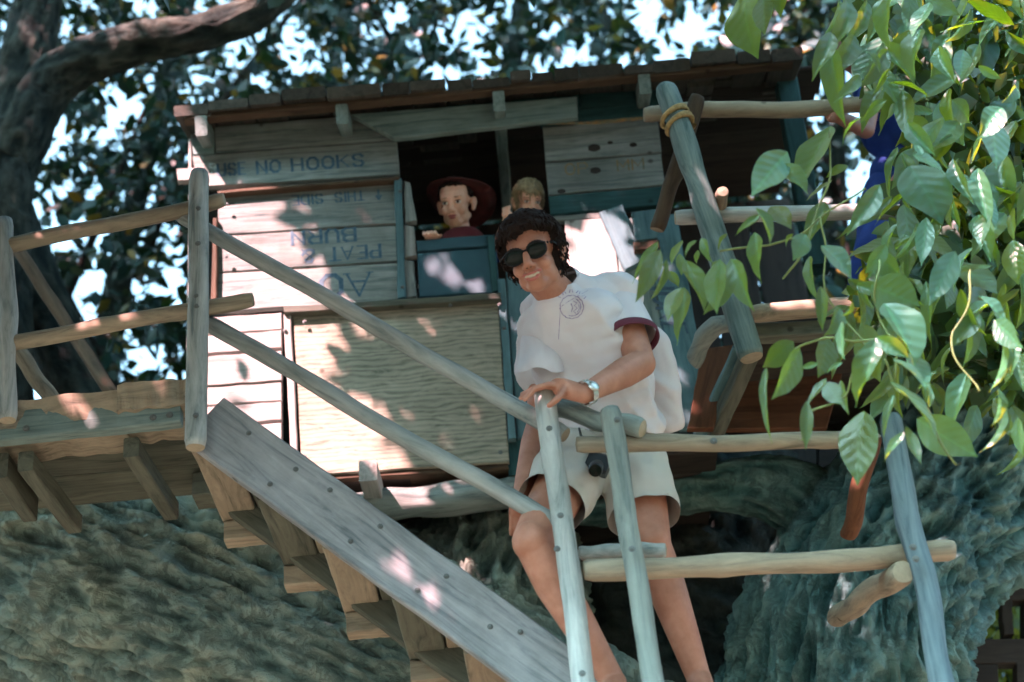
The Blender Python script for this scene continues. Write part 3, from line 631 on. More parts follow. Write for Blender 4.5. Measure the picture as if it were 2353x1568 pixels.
for k in range(5): beam('floor_plank', (P(1700, 720, 5.5).x, 5.60 + k * .2, P(1900, 735, 5.5).z), (2.4, 5.60 + k * .2, P(1900, 735, 5.5).z), .19, .04, 'dark', ul)
# dark timber wall below, with square openings
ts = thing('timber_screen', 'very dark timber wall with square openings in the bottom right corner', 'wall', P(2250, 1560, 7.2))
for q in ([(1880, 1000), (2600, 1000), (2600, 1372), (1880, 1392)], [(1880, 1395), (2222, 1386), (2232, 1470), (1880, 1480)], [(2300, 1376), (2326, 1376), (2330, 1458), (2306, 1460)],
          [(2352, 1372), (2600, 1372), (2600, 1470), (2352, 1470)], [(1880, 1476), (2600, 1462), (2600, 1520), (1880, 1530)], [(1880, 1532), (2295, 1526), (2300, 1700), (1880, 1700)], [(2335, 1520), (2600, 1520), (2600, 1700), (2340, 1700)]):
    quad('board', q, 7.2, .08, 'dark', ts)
# cave behind the man's legs
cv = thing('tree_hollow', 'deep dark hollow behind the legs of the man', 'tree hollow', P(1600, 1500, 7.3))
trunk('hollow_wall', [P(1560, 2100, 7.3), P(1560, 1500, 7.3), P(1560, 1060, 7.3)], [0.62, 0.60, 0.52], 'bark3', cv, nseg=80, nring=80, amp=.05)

# ------------------------------------------------------------------ people
R_ = Vector(cam.matrix_world.col[0][:3]); U_ = Vector(cam.matrix_world.col[1][:3]); V_ = -Vector(cam.matrix_world.col[2][:3])
_bm = bmesh.new(); bmesh.ops.create_icosphere(_bm, subdivisions=3, radius=1); _bm.verts.ensure_lookup_table()
SPV = [v.co.copy() for v in _bm.verts]; SPF = [tuple(v.index for v in f.verts) for f in _bm.faces]; _bm.free()

class Blob:
    def __init__(s): s.v = []; s.f = []
    def ell(s, c, r, M=None):
        i = len(s.v); r = Vector(r) if not isinstance(r, (int, float)) else Vector((r, r, r))
        for p in SPV:
            q = Vector((p.x * r.x, p.y * r.y, p.z * r.z))
            s.v.append(Vector(c) + (M @ q if M is not None else q))
        s.f += [tuple(i + k for k in f) for f in SPF]
    def cap(s, A, ra, B, rb, flat=None):
        """tapered capsule; flat=(direction, factor) squashes it along a direction"""
        A, B = Vector(A), Vector(B); M = frame(A, B, (0.13, 0.2, 1)).to_3x3(); L = (B - A).length; i = len(s.v); n = 20
        prof = [(-ra, 0.0)] + [(-ra * math.cos(k * .26), ra * math.sin(k * .26)) for k in range(1, 6)]
        prof += [(L * t, ra + (rb - ra) * t) for t in (0, .25, .5, .75, 1)]
        prof += [(L + rb * math.sin(k * .26), rb * math.cos(k * .26)) for k in range(1, 6)] + [(L + rb, 0.0)]
        for (x, r) in prof:
            for k in range(n):
                q = M @ Vector((x, max(r, 1e-4) * math.cos(6.2832 * k / n), max(r, 1e-4) * math.sin(6.2832 * k / n)))
                if flat: d = flat[0]; q = q - d * q.dot(d) * (1 - flat[1])
                s.v.append(A + q)
        m = len(prof)
        for a in range(m - 1):
            for k in range(n): s.f.append((i+a*n+k, i+a*n+(k+1) % n, i+(a+1)*n+(k+1) % n, i+(a+1)*n+k))
        s.f.append(tuple(i + k for k in range(n - 1, -1, -1))); s.f.append(tuple(i + (m-1)*n + k for k in range(n)))
    def chain(s, pts, rs):
        for (a, b, ra, rb) in zip(pts, pts[1:], rs, rs[1:]): s.cap(a, ra, b, rb)
    def build(s, name, mat, parent, voxel=0.006, smooth=3, disp=None, cut=None, solid=0.0, sub=None):
        me = bpy.data.meshes.new(name); me.from_pydata([tuple(v) for v in s.v], [], s.f)
        bm = bmesh.new(); bm.from_mesh(me); bmesh.ops.recalc_face_normals(bm, faces=bm.faces); bm.to_mesh(me); bm.free()
        o = bpy.data.objects.new(name, me); COL.objects.link(o)
        m = o.modifiers.new('r', 'REMESH'); m.mode = 'VOXEL'; m.voxel_size = voxel
        m2 = o.modifiers.new('s', 'SMOOTH'); m2.iterations = smooth; m2.factor = 0.5
        dg = bpy.context.evaluated_depsgraph_get(); dg.update()
        me2 = bpy.data.meshes.new_from_object(o.evaluated_get(dg)); bpy.data.objects.remove(o); bpy.data.meshes.remove(me)
        bm = bmesh.new(); bm.from_mesh(me2)
        if disp:
            bm.normal_update()
            for v in bm.verts: v.co += v.normal * disp(v.co)
        if cut:
            bmesh.ops.delete(bm, geom=[f for f in bm.faces if cut(f.calc_center_median())], context='FACES')
            for _ in range(6):                       # even out the cut hems
                mv = {}
                for v in bm.verts:
                    nb_ = [e.other_vert(v).co for e in v.link_edges if e.is_boundary]
                    if len(nb_) == 2: mv[v] = v.co * .4 + (nb_[0] + nb_[1]) * .3
                for v, c_ in mv.items(): v.co = c_
        if solid:
            bm.normal_update(); bmesh.ops.solidify(bm, geom=bm.faces[:], thickness=-solid)
        c = sum((v.co for v in bm.verts), Vector()) / max(1, len(bm.verts))
        for v in bm.verts: v.co -= c
        for f in bm.faces: f.smooth = True
        bm.to_mesh(me2); bm.free(); me2.materials.clear(); me2.materials.append(M_[mat] if isinstance(mat, str) else mat)
        me2.name = name
        return link(bpy.data.objects.new(name, me2), parent, Matrix.Translation(c))

def headframe(c, fwd, up, s=1.0):
    y = fwd.normalized(); z = (up - y * up.dot(y)).normalized(); x = y.cross(z)
    M = Matrix((x, y, z)).transposed().to_4x4() @ Matrix.Scale(s, 4); M.translation = c
    return M
def add_head(B, M, child=False):
    R3 = M.to_3x3(); sc_ = R3.col[0].length
    def E(c, r): B.ell(M @ Vector(c), r, R3)
    def Cp(a, ra, b, rb): B.cap(M @ Vector(a), ra * sc_, M @ Vector(b), rb * sc_)
    E((0, -.015, .045), (.074, .094, .080)); E((0, .02, -.03), (.058, .066, .074)); E((0, .045, .02), (.060, .045, .050))
    jw = .8 if child else 1
    E((0, .062, -.094), (.021 * jw, .020, .018)); 
    for sx in (-1, 1):
        E((sx * .038, .018, -.062), (.022, .042, .032)); E((sx * .036, .060, -.034), (.024, .022, .024))
        E((sx * .030, .078, .024), (.026, .014, .010)); Cp((sx * .016, .06, -.090), .016, (sx * .048, -.01, -.056), .017)
        er = 1.15 if child else 1
        E((sx * .080, -.012, -.004), (.010 * er, .018 * er, .028 * er)); E((sx * .078, -.002, -.028), (.009, .012, .012))
        E((sx * .088, -.018, .006), (.008, .014, .022))
        E((sx * .013, .096, -.040), (.010, .011, .008))
    nz_ = .95 if child else 1
    Cp((0, .082 * nz_, .012), .010, (0, .108 * nz_, -.032), .012 * nz_); E((0, .104 * nz_, -.036), (.013 * nz_, .013, .010 * nz_))
    if not child: E((0, .066, -.092), (.026, .018, .018))
    E((0, .080, -.066), (.030, .018, .022)); E((0, .076, -.086), (.026, .014, .008))
def face_bits(M, par, smile=False, eyes=True, brow='brow', lid='skin', bs=1.0):
    R3 = M.to_3x3(); s = R3.col[0].length
    def em(name, parts, mat):
        vs = []; fs = []
        for c, r in parts:
            i = len(vs); vs += [Vector(c) + Vector((p.x*r[0], p.y*r[1], p.z*r[2])) for p in SPV]; fs += [tuple(i+k for k in f) for f in SPF]
        return mesh(name, vs, fs, M_[mat], par, M, smooth=True)
    if smile:
        em('lips', [((0, .0965, -.061), (.020, .007, .0035)), ((0, .094, -.0775), (.017, .008, .0050)), ((.023, .089, -.059), (.008, .006, .0045)), ((-.023, .089, -.059), (.008, .006, .0045)), ((.015, .093, -.072), (.008, .006, .0045)), ((-.015, .093, -.072), (.008, .006, .0045))], 'lip')
        em('teeth', [((0, .0955, -.068), (.016, .005, .0060)), ((.013, .0935, -.0655), (.010, .005, .0045)), ((-.013, .0935, -.0655), (.010, .005, .0045))], 'teeth')
    else:
        em('lips', [((-.007, .0985, -.061), (.013, .005, .004)), ((.007, .0985, -.061), (.013, .005, .004)), ((0, .0965, -.072), (.016, .007, .0055)), ((0, .097, -.0665), (.020, .004, .002))], 'lip')
    em('nostrils', [((.006, .108, -.0455), (.0035, .004, .002)), ((-.006, .108, -.0455), (.0035, .004, .002))], 'brow')
    for sx in (-1, 1):
        if eyes:
            e = em('eye', [((sx * .031, .0805, .000), (.0135, .011, .0075))], 'eyew')
            mesh('iris', [Vector((sx * .031, .0875, .000)) + Vector((p.x*.0062, p.y*.0062, p.z*.0062)) for p in SPV], SPF, M_['iris'], par, M, smooth=True)
            em('eyelash', [((sx * .031, .0885, .0072), (.0145, .005, .0022))], 'brow')
        em('eyebrow', [((sx * .026, .0925, .023), (.011, .0045 * bs, .0030 * bs)), ((sx * .040, .086, .025), (.010, .0045 * bs, .0026 * bs))], brow)
def hair(M, par, mat, thick=.022, nst=420, ln=.035, r=.006, hairline=.085, nape=-.09, side=-.01, sd=1, fringe=0.0, curl=1.0):
    g = random.Random(sd); vs = []; fs = []; sk = Vector((0, -.015, .045)); rad = Vector((.074, .094, .080))
    def open_(p):   # face window
        if p.z > hairline - fringe * (0.5 + .5 * math.sin(p.x * 60)): return False
        return p.y > (.012 if p.z < side + .03 else .030)
    bmx = bmesh.new(); bmesh.ops.create_icosphere(bmx, subdivisions=5, radius=1)
    for v in bmx.verts:
        d = v.co.copy(); k = 1 + (thick + .010 * noise.noise(d * 6 + Vector((sd, 0, 0)))) / .085
        p = sk + Vector((d.x * rad.x * k, d.y * rad.y * k, d.z * rad.z * k))
        if p.z < .02: p.z = .02 + (p.z - .02) * 1.35
        if open_(p) or p.z < nape: p = sk + Vector((d.x * rad.x, d.y * rad.y, d.z * rad.z)) * .86
        v.co = p
    vs = [v.co.copy() for v in bmx.verts]; fs = [tuple(v.index for v in f.verts) for f in bmx.faces]; bmx.free()
    for _ in range(nst):
        for _t in range(50):
            d = Vector((g.gauss(0, 1), g.gauss(0, 1), g.gauss(0, 1))).normalized()
            p = sk + Vector((d.x * rad.x, d.y * rad.y, d.z * rad.z)) * (1 + thick * .75 / .085)
            if p.z < .02: p.z = .02 + (p.z - .02) * 1.35
            if not open_(p) and p.z > nape + .01: break
        L = ln * g.uniform(.6, 1.3); tang = Vector((-d.y, d.x, 0)) * g.uniform(-1, 1) + Vector((0, 0, -1)) - d * d.z * -0.3
        pts = [p]; dirv = (d * .9 * curl + tang * .7 + Vector((g.gauss(0, .4), g.gauss(0, .4), 0)) * curl).normalized()
        for k in range(5):
            pts.append(pts[-1] + dirv * L / 5); dirv = (dirv + (-d * .35 * curl) + Vector((g.gauss(0, .25), g.gauss(0, .25), -.25))).normalized()
        rr = r * g.uniform(.6, 1.2)
        for k, q in enumerate(pts):
            t = (pts[min(k+1, 5)] - pts[max(k-1, 0)]).normalized(); a = t.cross(Vector((.3, .5, .8))).normalized(); b = t.cross(a)
            w_ = rr * (1 - (k / 5) ** 2 * .85)
            for j in range(4): vs.append(q + (a * math.cos(j * 1.571) + b * math.sin(j * 1.571)) * w_)
            if k:
                i = len(vs) - 8
                for j in range(4): fs.append((i + j, i + (j+1) % 4, i + 4 + (j+1) % 4, i + 4 + j))
    return mesh('hair', vs, fs, M_[mat], par, M, smooth=True)

# --- the man on the stairs
J = {k: P(*v) for k, v in dict(pel=(1395, 1010, 4.9), hipL=(1450, 1060, 4.9), hipR=(1325, 1060, 4.85), knL=(1498, 1245, 4.82), anL=(1606, 1560, 4.95), ftL=(1640, 1650, 4.78),
     knR=(1222, 1245, 4.62), anR=(1410, 1570, 4.78), ftR=(1420, 1650, 4.62), chest=(1345, 810, 4.77), neck=(1294, 670, 4.63),
     shL=(1418, 692, 4.70), elL=(1474, 836, 4.60), wrL=(1342, 906, 4.46), shR=(1256, 722, 4.86), elR=(1240, 975, 4.93), wrR=(1200, 1130, 4.80)).items()}
man = thing('person', 'man in dark sunglasses and white shirt with cream shorts leaning on the stair post', 'person', P(1500, 1640, 4.9))
HM = headframe(P(1228, 594, 4.50), -V_ * 1.0 - R_ * .30 + U_ * .10, U_ * math.cos(math.radians(20)) - R_ * math.sin(math.radians(20)), 1.04)
B = Blob(); add_head(B, HM)
hb = HM @ Vector((0, -.015, -.06))
B.cap(hb, .056, J['neck'] + Vector((0, .02, -.03)), .062)
tup = (J['neck'] - J['pel']).normalized(); tx = (J['shL'] - J['shR']).normalized(); tx = (tx - tup * tx.dot(tup)).normalized(); ty = tup.cross(tx)
T3 = Matrix((tx, ty, tup)).transposed()
for t, wx, wy, hz_ in ((0, .16, .115, .13), (.3, .145, .105, .13), (.62, .165, .112, .11), (.80, .155, .095, .07)):
    B.ell(J['pel'].lerp(J['neck'], t), (wx, wy, hz_), T3)
B.cap(J['shL'], .062, J['shR'], .062)
for k_ in ('shL', 'shR'): B.cap(J['neck'] + Vector((0, .03, -.045)), .045, J[k_] + Vector((0, 0, -.01)), .050)
B.chain([J['shL'], J['shL'].lerp(J['elL'], .5), J['elL']], [.060, .052, .043])
B.chain([J['elL'], J['elL'].lerp(J['wrL'], .3), J['wrL']], [.044, .046, .028])
B.chain([J['shR'], J['elR']], [.056, .042]); B.chain([J['elR'], J['elR'].lerp(J['wrR'], .3), J['wrR']], [.042, .044, .028])
for sd_, hp, kn, an, ft in ((1, 'hipL', 'knL', 'anL', 'ftL'), (-1, 'hipR', 'knR', 'anR', 'ftR')):
    a, k, n_, f_ = J[hp], J[kn], J[an], J[ft]
    B.chain([a, a.lerp(k, .6), k], [.092, .075, .058]); B.ell(k + Vector((0, -.016, .004)), (.050, .045, .052))
    B.chain([k, k.lerp(n_, .28) + Vector((0, .02, 0)), k.lerp(n_, .6) + Vector((0, .01, 0)), n_], [.054, .060, .050, .036])
    B.cap(n_, .038, f_, .032)
# left hand resting over the post top: palm, four bent fingers, thumb
pw = J['wrL']; palm = P(1292, 892, 4.475)
B.cap(pw, .028, palm, .030); B.ell(palm, (.040, .038, .016), frame(palm, pw, (0, .3, 1)).to_3x3())
kb = [(P(1262 - 2 * i, 884 + 1.5 * i, 4.445 + .021 * i)) for i in range(4)]
md = [(P(1228 - 3 * i + (4 if i == 3 else 0), 893 + 2 * i, 4.44 + .024 * i)) for i in range(4)]
tp = [(P(u, v, 4.435 + .025 * i)) for i, (u, v) in enumerate(((1206, 918), (1197, 915), (1200, 907), (1212, 900)))]
for a, b, c in zip(kb, md, tp): B.cap(palm, .013, a, .0105); B.cap(a, .0100, b, .0092); B.cap(b, .0092, c, .0078)
B.cap(palm + Vector((.01, -.02, -.01)), .014, P(1280, 918, 4.435), .0105); B.cap(P(1280, 918, 4.435), .0105, P(1262, 932, 4.44), .0085)
# right hand hanging by the thigh
hw = J['wrR']; pl = P(1192, 1165, 4.79); B.cap(hw, .027, pl, .030)
for i in range(4):
    a = pl + R_ * (-.022 + .016 * i) - U_ * .030; b = a - U_ * .032 + V_ * .004; c = b - U_ * (.022 if i in (0, 3) else .028) + V_ * .014
    B.cap(pl + R_ * (-.018 + .012 * i), .012, a, .0095); B.cap(a, .0092, b, .0085); B.cap(b, .0085, c, .0072)
B.cap(pl + R_ * .020, .012, pl + R_ * .040 - U_ * .035, .0085)
B.build('body', 'skin', man, voxel=.0042, smooth=3)
face_bits(HM, man, smile=True, eyes=False, brow='hair')
hair(HM, man, 'hair', thick=.029, nst=2600, ln=.028, r=.0034, hairline=.078, nape=-.072, side=-.02, fringe=.014, sd=3, curl=1.5)
# sunglasses
gv = []; gf = []
def put(c, r, Mx=None, tgt=None):
    v, f = tgt; i = len(v); v += [Vector(c) + ((Mx @ Vector((p.x*r[0], p.y*r[1], p.z*r[2]))) if Mx else Vector((p.x*r[0], p.y*r[1], p.z*r[2]))) for p in SPV]; f += [tuple(i+k for k in q) for q in SPF]
fv, ff = [], []
for sx in (-1, 1):
    for k in range(26):   # rim
        a = k * 6.283 / 26; ex = 1 + .12 * max(0, math.sin(a)); put((sx * .0345 + .0285 * math.cos(a) * ex, .098 - .006 * abs(math.cos(a)) , .000 + .0235 * math.sin(a)), (.0045, .004, .0036 + .0016 * max(0, math.sin(a))), tgt=(fv, ff))
    for k in range(12): put((sx * (.064 + .020 * min(1, k / 3)), .094 - k * .009, .012 - .0003 * k), (.003, .006, .0042), tgt=(fv, ff))
for k in range(5): put((-.007 + .0035 * k, .100, .008), (.003, .003, .003), tgt=(fv, ff))
sg = mesh('sunglasses', fv, ff, M_['black'], man, HM, smooth=True)
for sx in (-1, 1):
    lv, lf = [], []; put((sx * .0345, .0955, .000), (.028, .0045, .023), tgt=(lv, lf)); mesh('lens', lv, lf, M_['glass'], sg, HM, smooth=True)
# shirt
def fold(amp, a=(9, 9, 3), off=0):
    return lambda p: amp * (noise.noise(Vector((p.x * a[0] + p.z * 3 + off, p.y * a[1], p.z * a[2] + off))) + .5 * noise.noise(Vector((p.x * a[0] * 2.3, p.y * a[1] * 2, p.z * a[2] * 2.2 + off))))
S = Blob()
for k in range(9):
    t = .04 + k * .095; S.ell(J['pel'].lerp(J['neck'], t) - ty * 0, (.200 - .02 * t, .138 - .022 * t, .10), T3)
for k_ in ('shL', 'shR'): S.cap(J['neck'] + Vector((0, .025, -.025)), .078, J[k_] + Vector((0, 0, .006)), .074)
S.cap(J['shL'], .070, J['shR'], .075); S.cap(J['neck'] + Vector((0, .02, -.06)), .10, J['neck'] + Vector((0, .01, .01)), .078)
slE = J['shL'].lerp(J['elL'], .60); slD = (J['elL'] - J['shL']).normalized()
SL = Blob(); SL.cap(J['shL'], .068, slE + slD * .05, .080); S.cap(J['shR'], .075, J['shR'].lerp(J['elR'], .5), .08)
S.cap(P(1490, 800, 4.86), .07, P(1520, 960, 4.92), .055, flat=(ty, .6)); S.cap(P(1440, 900, 4.84), .09, P(1400, 990, 4.86), .09)
SR = Blob(); SR.cap(J['shR'] + Vector((0, -.03, 0)), .062, P(1246, 860, 4.70), .080)
hemz = P(1400, 985, 4.8)
nk0 = J['neck'] + Vector((0, .012, -.006)); nax0 = ((hb - nk0).normalized() + tup * .9 + tx * -.10).normalized()
def cutS(p):
    if ((p - nk0).dot(nax0) > .022 and (p - nk0).cross(nax0).length < .074): return True
    u, v = PX(p); 
    return v > 985 + 14 * math.sin(u * .03) and v > 900
S.build('shirt', 'shirt', man, voxel=.007, smooth=3, disp=lambda p: .004 + max(-.003, .013 * (1 - abs(noise.noise(Vector((p.x * 11 + p.z * 7, p.y * 7, p.z * 1.8 - p.x * 2))) * 3.2))) * min(1, (J['neck'] - p).length * 5) + .003 * noise.noise(p * 22), cut=cutS)
SR.build('sleeve', 'shirt', man, voxel=.006, smooth=3, disp=fold(.012, (16, 9, 3), 5), cut=lambda p: float(PX(p)[1]) > 850 + 7 * math.sin(float(PX(p)[0]) * .07))
SL.build('sleeve', 'shirt', man, voxel=.006, smooth=3, disp=fold(.008, (11, 11, 6), 2), cut=lambda p: (p - slE).dot(slD) > 0)
# collar, sleeve trim and emblem lie on the shirt surface
sh = [o for o in man.children if o.name.startswith('shirt')][0]
bvh = BVHTree.FromPolygons([sh.matrix_basis @ v.co for v in sh.data.vertices], [tuple(p.vertices) for p in sh.data.polygons])
def onshirt(u, v, off=.0015):
    h = bvh.ray_cast(Vector((0, 0, 0)), ray(u, v).normalized()); 
    return (h[0] + (h[1] if h[1].dot(V_) < 0 else -h[1]) * off, h[1] if h[1].dot(V_) < 0 else -h[1]) if h[0] else (None, None)
def ribbon(name, pts, mat, wd, lift=.0012, par=man):
    vs = []; fs = []; pr = [onshirt(u, v, lift) for u, v in pts]; pr = [q for q in pr if q[0]]
    for i, (p, n) in enumerate(pr):
        a = pr[max(i-1, 0)][0]; b = pr[min(i+1, len(pr)-1)][0]; t = (b - a).normalized() if (b - a).length > 0 else R_; s_ = t.cross(n).normalized() * wd / 2
        vs += [p + s_, p - s_]
        if i: k = 2 * i; fs.append((k-2, k-1, k+1, k))
    return (vs, fs)
def ribs(name, lists, mat, wd, par, lift=.0012):
    vs = []; fs = []
    for j, l in enumerate(lists):
        v_, f_ = ribbon(name, l, mat, wd, lift + j * .00004); i = len(vs); vs += v_; fs += [tuple(i + k for k in f) for f in f_]
    if fs: return mesh(name, vs, fs, M_[mat], par)
cxx, cyy = 1314, 706
ring = lambda r0, a0=0, a1=6.3, n=40, wob=0: [(cxx + (r0 + wob * math.sin(k * 2.1)) * math.cos(a0 + (a1 - a0) * k / n), cyy + (r0 + wob * math.sin(k * 2.1)) * 0.98 * math.sin(a0 + (a1 - a0) * k / n)) for k in range(n + 1)]
em_ = [ring(27, wob=.8), ring(21, -1.2, 1.9)]
em_ += [[(cxx + 3, cyy - 14), (cxx + 12, cyy - 9), (cxx + 6, cyy - 3), (cxx + 13, cyy + 3), (cxx + 4, cyy + 10), (cxx + 10, cyy + 15)], [(cxx - 2, cyy - 8), (cxx + 2, cyy + 2), (cxx - 1, cyy + 12)], [(cxx + 16, cyy - 6), (cxx + 18, cyy + 4), (cxx + 13, cyy + 12)]]
for k in range(9):
    a = -2.45 + k * .235; c0 = (cxx + 33 * math.cos(a), cyy + 33 * math.sin(a)); c1 = (cxx + 40 * math.cos(a + (.08 if k % 2 else -.05)), cyy + 40 * math.sin(a + (.08 if k % 2 else -.05))); em_.append([c0, c1])
ribs('emblem', em_, 'purple', .0032, sh)
ribs('collar_seam', [[(1352, 668), (1330, 680), (1305, 694), (1288, 706)], [(1288, 706), (1286, 740), (1284, 780)]], 'purple', .0022, sh)
# collar band round the neck
nk = nk0.copy(); nax = nax0.copy(); vs = []; fs = []
n1 = nax.cross(Vector((0, 1, 0))).normalized(); n2 = nax.cross(n1)
for i in range(41):
    a = i * 6.2832 / 40
    for hgt, rr in ((-.024, .112), (.010, .090), (.032, .077), (.036, .073), (.028, .069)):
        vs.append(nk + (n1 * math.cos(a) + n2 * math.sin(a)) * (rr + .004 * math.sin(a * 3)) + nax * (hgt + .008 * math.sin(a)))
    if i:
        k = i * 5
        for j in range(4): fs.append((k-5+j, k-4+j, k+1+j, k+j))
mesh('collar', vs, fs, M_['shirt'], man, smooth=True)
# sleeve cuff band
s1 = slD.cross(Vector((0, 1, 0))).normalized(); s2 = slD.cross(s1); vs = []; fs = []
for i in range(41):
    a = i * 6.2832 / 40; wob = 1 + .05 * math.sin(a * 3 + 1)
    for hgt, rr in ((-.008, .0800), (.000, .0825), (.020, .0815), (.022, .078), (-.006, .075)):
        vs.append(slE + (s1 * math.cos(a) + s2 * math.sin(a)) * rr * wob + slD * hgt)
    if i:
        k = i * 5
        for j in range(4): fs.append((k-5+j, k-4+j, k+1+j, k+j))
mesh('sleeve_band', vs, fs, M_['maroon'], man, smooth=True)
# folded shirt tail hanging in front: two draped flaps with a printed hem line
def drape(name, top, bot, sag, Y0, mat='shirt', amp=.011, nu=26, nv=16, n_f=1.3, par=man):
    vs = []; fs = []
    for i in range(nv + 1):
        t = i / nv
        for j in range(nu + 1):
            q = j / nu
            a = P(top[0][0] + (top[1][0]-top[0][0]) * q, top[0][1] + (top[1][1]-top[0][1]) * q, Y0[0]); b = P(bot[0][0] + (bot[1][0]-bot[0][0]) * q, bot[0][1] + (bot[1][1]-bot[0][1]) * q + sag * math.sin(q * 3.14) * 1, Y0[1])
            p = a.lerp(b, t); p = p + Vector((0, amp * (.3 + t) * math.sin(q * 6.283 * n_f + 1), 0)) + Vector((0, -.02 * math.sin(t * 3.14), 0))
            vs.append(p)
    for i in range(nv):
        for j in range(nu): k = i * (nu + 1) + j; fs.append((k, k + 1, k + nu + 2, k + nu + 1))
    o = mesh(name, vs, fs, M_[mat], par, smooth=True); m = o.modifiers.new('t', 'SOLIDIFY'); m.thickness = .003; return o
# shorts
G = Blob(); G.ell(J['pel'] + Vector((0, 0, -.03)), (.185, .140, .12), T3); 
G.cap(J['hipL'], .118, J['hipL'].lerp(J['knL'], .80), .108); G.cap(J['hipR'], .112, J['hipR'].lerp(J['knR'], .70), .104)
cL = J['hipL'].lerp(J['knL'], .70); dL = (J['knL'] - J['hipL']).normalized(); cR = J['hipR'].lerp(J['knR'], .56); dR = (J['knR'] - J['hipR']).normalized()
def cutG(p):
    return ((p - cL).dot(dL) > 0 and (p - cL).cross(dL).length < .135) and (p - cL).length < (p - cR).length or ((p - cR).dot(dR) > 0 and (p - cR).cross(dR).length < .135 and (p - cR).length < (p - cL).length)
G.build('shorts', 'shorts', man, voxel=.007, smooth=3, disp=fold(.016, (8, 8, 7), 4), cut=cutG)
# wristwatch
wa = (J['elL'] - J['wrL']).normalized(); wc = J['wrL'] + wa * .012; w1 = wa.cross(Vector((0, 0, 1))).normalized(); w2 = wa.cross(w1); vs = []; fs = []
for i in range(33):
    a = i * 6.2832 / 32; rr = .0345 + (.0012 if i % 2 else 0)
    for hgt in (-.010, .010): vs.append(wc + (w1 * math.cos(a) + w2 * math.sin(a)) * rr + wa * hgt)
    if i: k = 2 * i; fs.append((k-2, k-1, k+1, k))
wt = mesh('wristwatch', vs, fs, M_['steel'], man); wt.modifiers.new('t', 'SOLIDIFY').thickness = .003
fc = wc + (-V_ - wa * (-V_).dot(wa)).normalized() * .030 + U_ * .012
vs = []; fs = []; put(fc, (.019, .019, .007), frame(fc, fc + wa, (-V_ + U_ * .5)).to_3x3(), (vs, fs)); mesh('watch_case', vs, fs, M_['steel'], wt, smooth=True)
# compact camera hanging at his waist
cm = thing('compact_camera', 'black compact camera hanging at the waist of the man in shorts', 'camera', P(1370, 1070, 4.70))
beam('camera_body', P(1350, 1058, 4.72), P(1400, 1076, 4.72), .045, .062, 'blackblue', cm, ch=.008)
pole('lens', [P(1370, 1072, 4.70), P(1368, 1082, 4.63)], .022, 'blackblue', cm, endmat='glass', lump=0, bend=0, n=4)
pole('strap', [P(1352, 1050, 4.72), P(1340, 1010, 4.72), P(1330, 985, 4.74)], .004, 'blackblue', cm, endmat='blackblue', lump=0, n=8, seg=6)

# --- the boy in the hat
boy = thing('person', 'young boy in a dark red brimmed hat looking out of the hut window', 'person', P(1052, 700, 6.3))
BM_ = headframe(P(1048, 470, 6.10), -V_ - R_ * .22 + U_ * .02, U_ - R_ * .12, .92)
B = Blob(); add_head(B, BM_, child=True)
nb = BM_ @ Vector((0, -.015, -.06)); sh0 = nb + Vector((0.01, .03, -.15))
B.cap(nb, .042, sh0, .045); B.cap(sh0 + Vector((-.10, 0, -.02)), .045, sh0 + Vector((.10, 0, -.02)), .045); B.cap(sh0, .09, sh0 + Vector((0, .02, -.3)), .09)
hd = P(990, 545, 6.0) + Vector((0, .01, .012))
B.chain([sh0 + Vector((-.11, 0, -.03)), sh0 + Vector((-.17, .0, -.16)), hd + Vector((0, .05, 0))], [.036, .03, .022]); B.ell(hd + Vector((0, .02, 0)), (.030, .03, .014))
for i in range(4):
    a = hd + Vector((-.024 + .016 * i, .0, .004)); b = a + Vector((-.004, -.024, .000)); c = b + Vector((0, -.008, -.016)); B.cap(hd + Vector((0, .02, 0)), .009, a, .0075); B.cap(a, .0072, b, .0066); B.cap(b, .0066, c, .006)
B.cap(hd + Vector((.02, .03, 0)), .009, hd + Vector((.042, .004, .002)), .007)
B.build('body', 'skin2', boy, voxel=.0036, smooth=6)
face_bits(BM_, boy, eyes=True, bs=.55)
hair(BM_, boy, 'hair', thick=.008, nst=160, ln=.012, r=.003, hairline=.082, nape=.022, side=.0, sd=5, curl=.4)
C = Blob(); C.ell(sh0 + Vector((0, 0, -.015)), (.085, .06, .05)); C.cap(sh0 + Vector((-.11, 0, -.03)), .052, sh0 + Vector((.11, 0, -.03)), .052); C.cap(sh0, .11, sh0 + Vector((0, .02, -.3)), .11)
C.build('shirt', 'red', boy, voxel=.008, cut=lambda p: (p - nb).length < .10)
# hat: curved brim and pinched crown, lathed in head space
vs = []; fs = []; prof = [(.168, .048), (.168, .052), (.122, .052), (.088, .058), (.084, .085), (.080, .125), (.066, .140), (.02, .132), (.001, .130)]
n = 48
for r0, z0 in prof:
    for k in range(n):
        a = 6.2832 * k / n; sw = 1 + .10 * abs(math.sin(a)); lift = (.030 * max(0, (r0 - .09) / .06) * math.cos(a) ** 2) - .012 * max(0, (r0 - .09) / .06) * max(0, math.sin(a))
        vs.append((r0 * math.cos(a) * (.98 if r0 > .1 else .95), -.018 + r0 * math.sin(a) * sw, z0 + lift - (.016 * math.exp(-(math.cos(a) * r0 / .02) ** 2) if z0 > .12 else 0)))
for i in range(len(prof) - 1):
    for k in range(n): fs.append((i*n+k, i*n+(k+1) % n, (i+1)*n+(k+1) % n, (i+1)*n+k))
ht = mesh('hat', vs, fs, M_['hat'], boy, BM_ @ Matrix.Translation((0, -.03, -.012)) @ Matrix.Rotation(math.radians(36), 4, 'X') @ Matrix.Rotation(math.radians(-5), 4, 'Y'), smooth=True); ht.modifiers.new('t', 'SOLIDIFY').thickness = .004
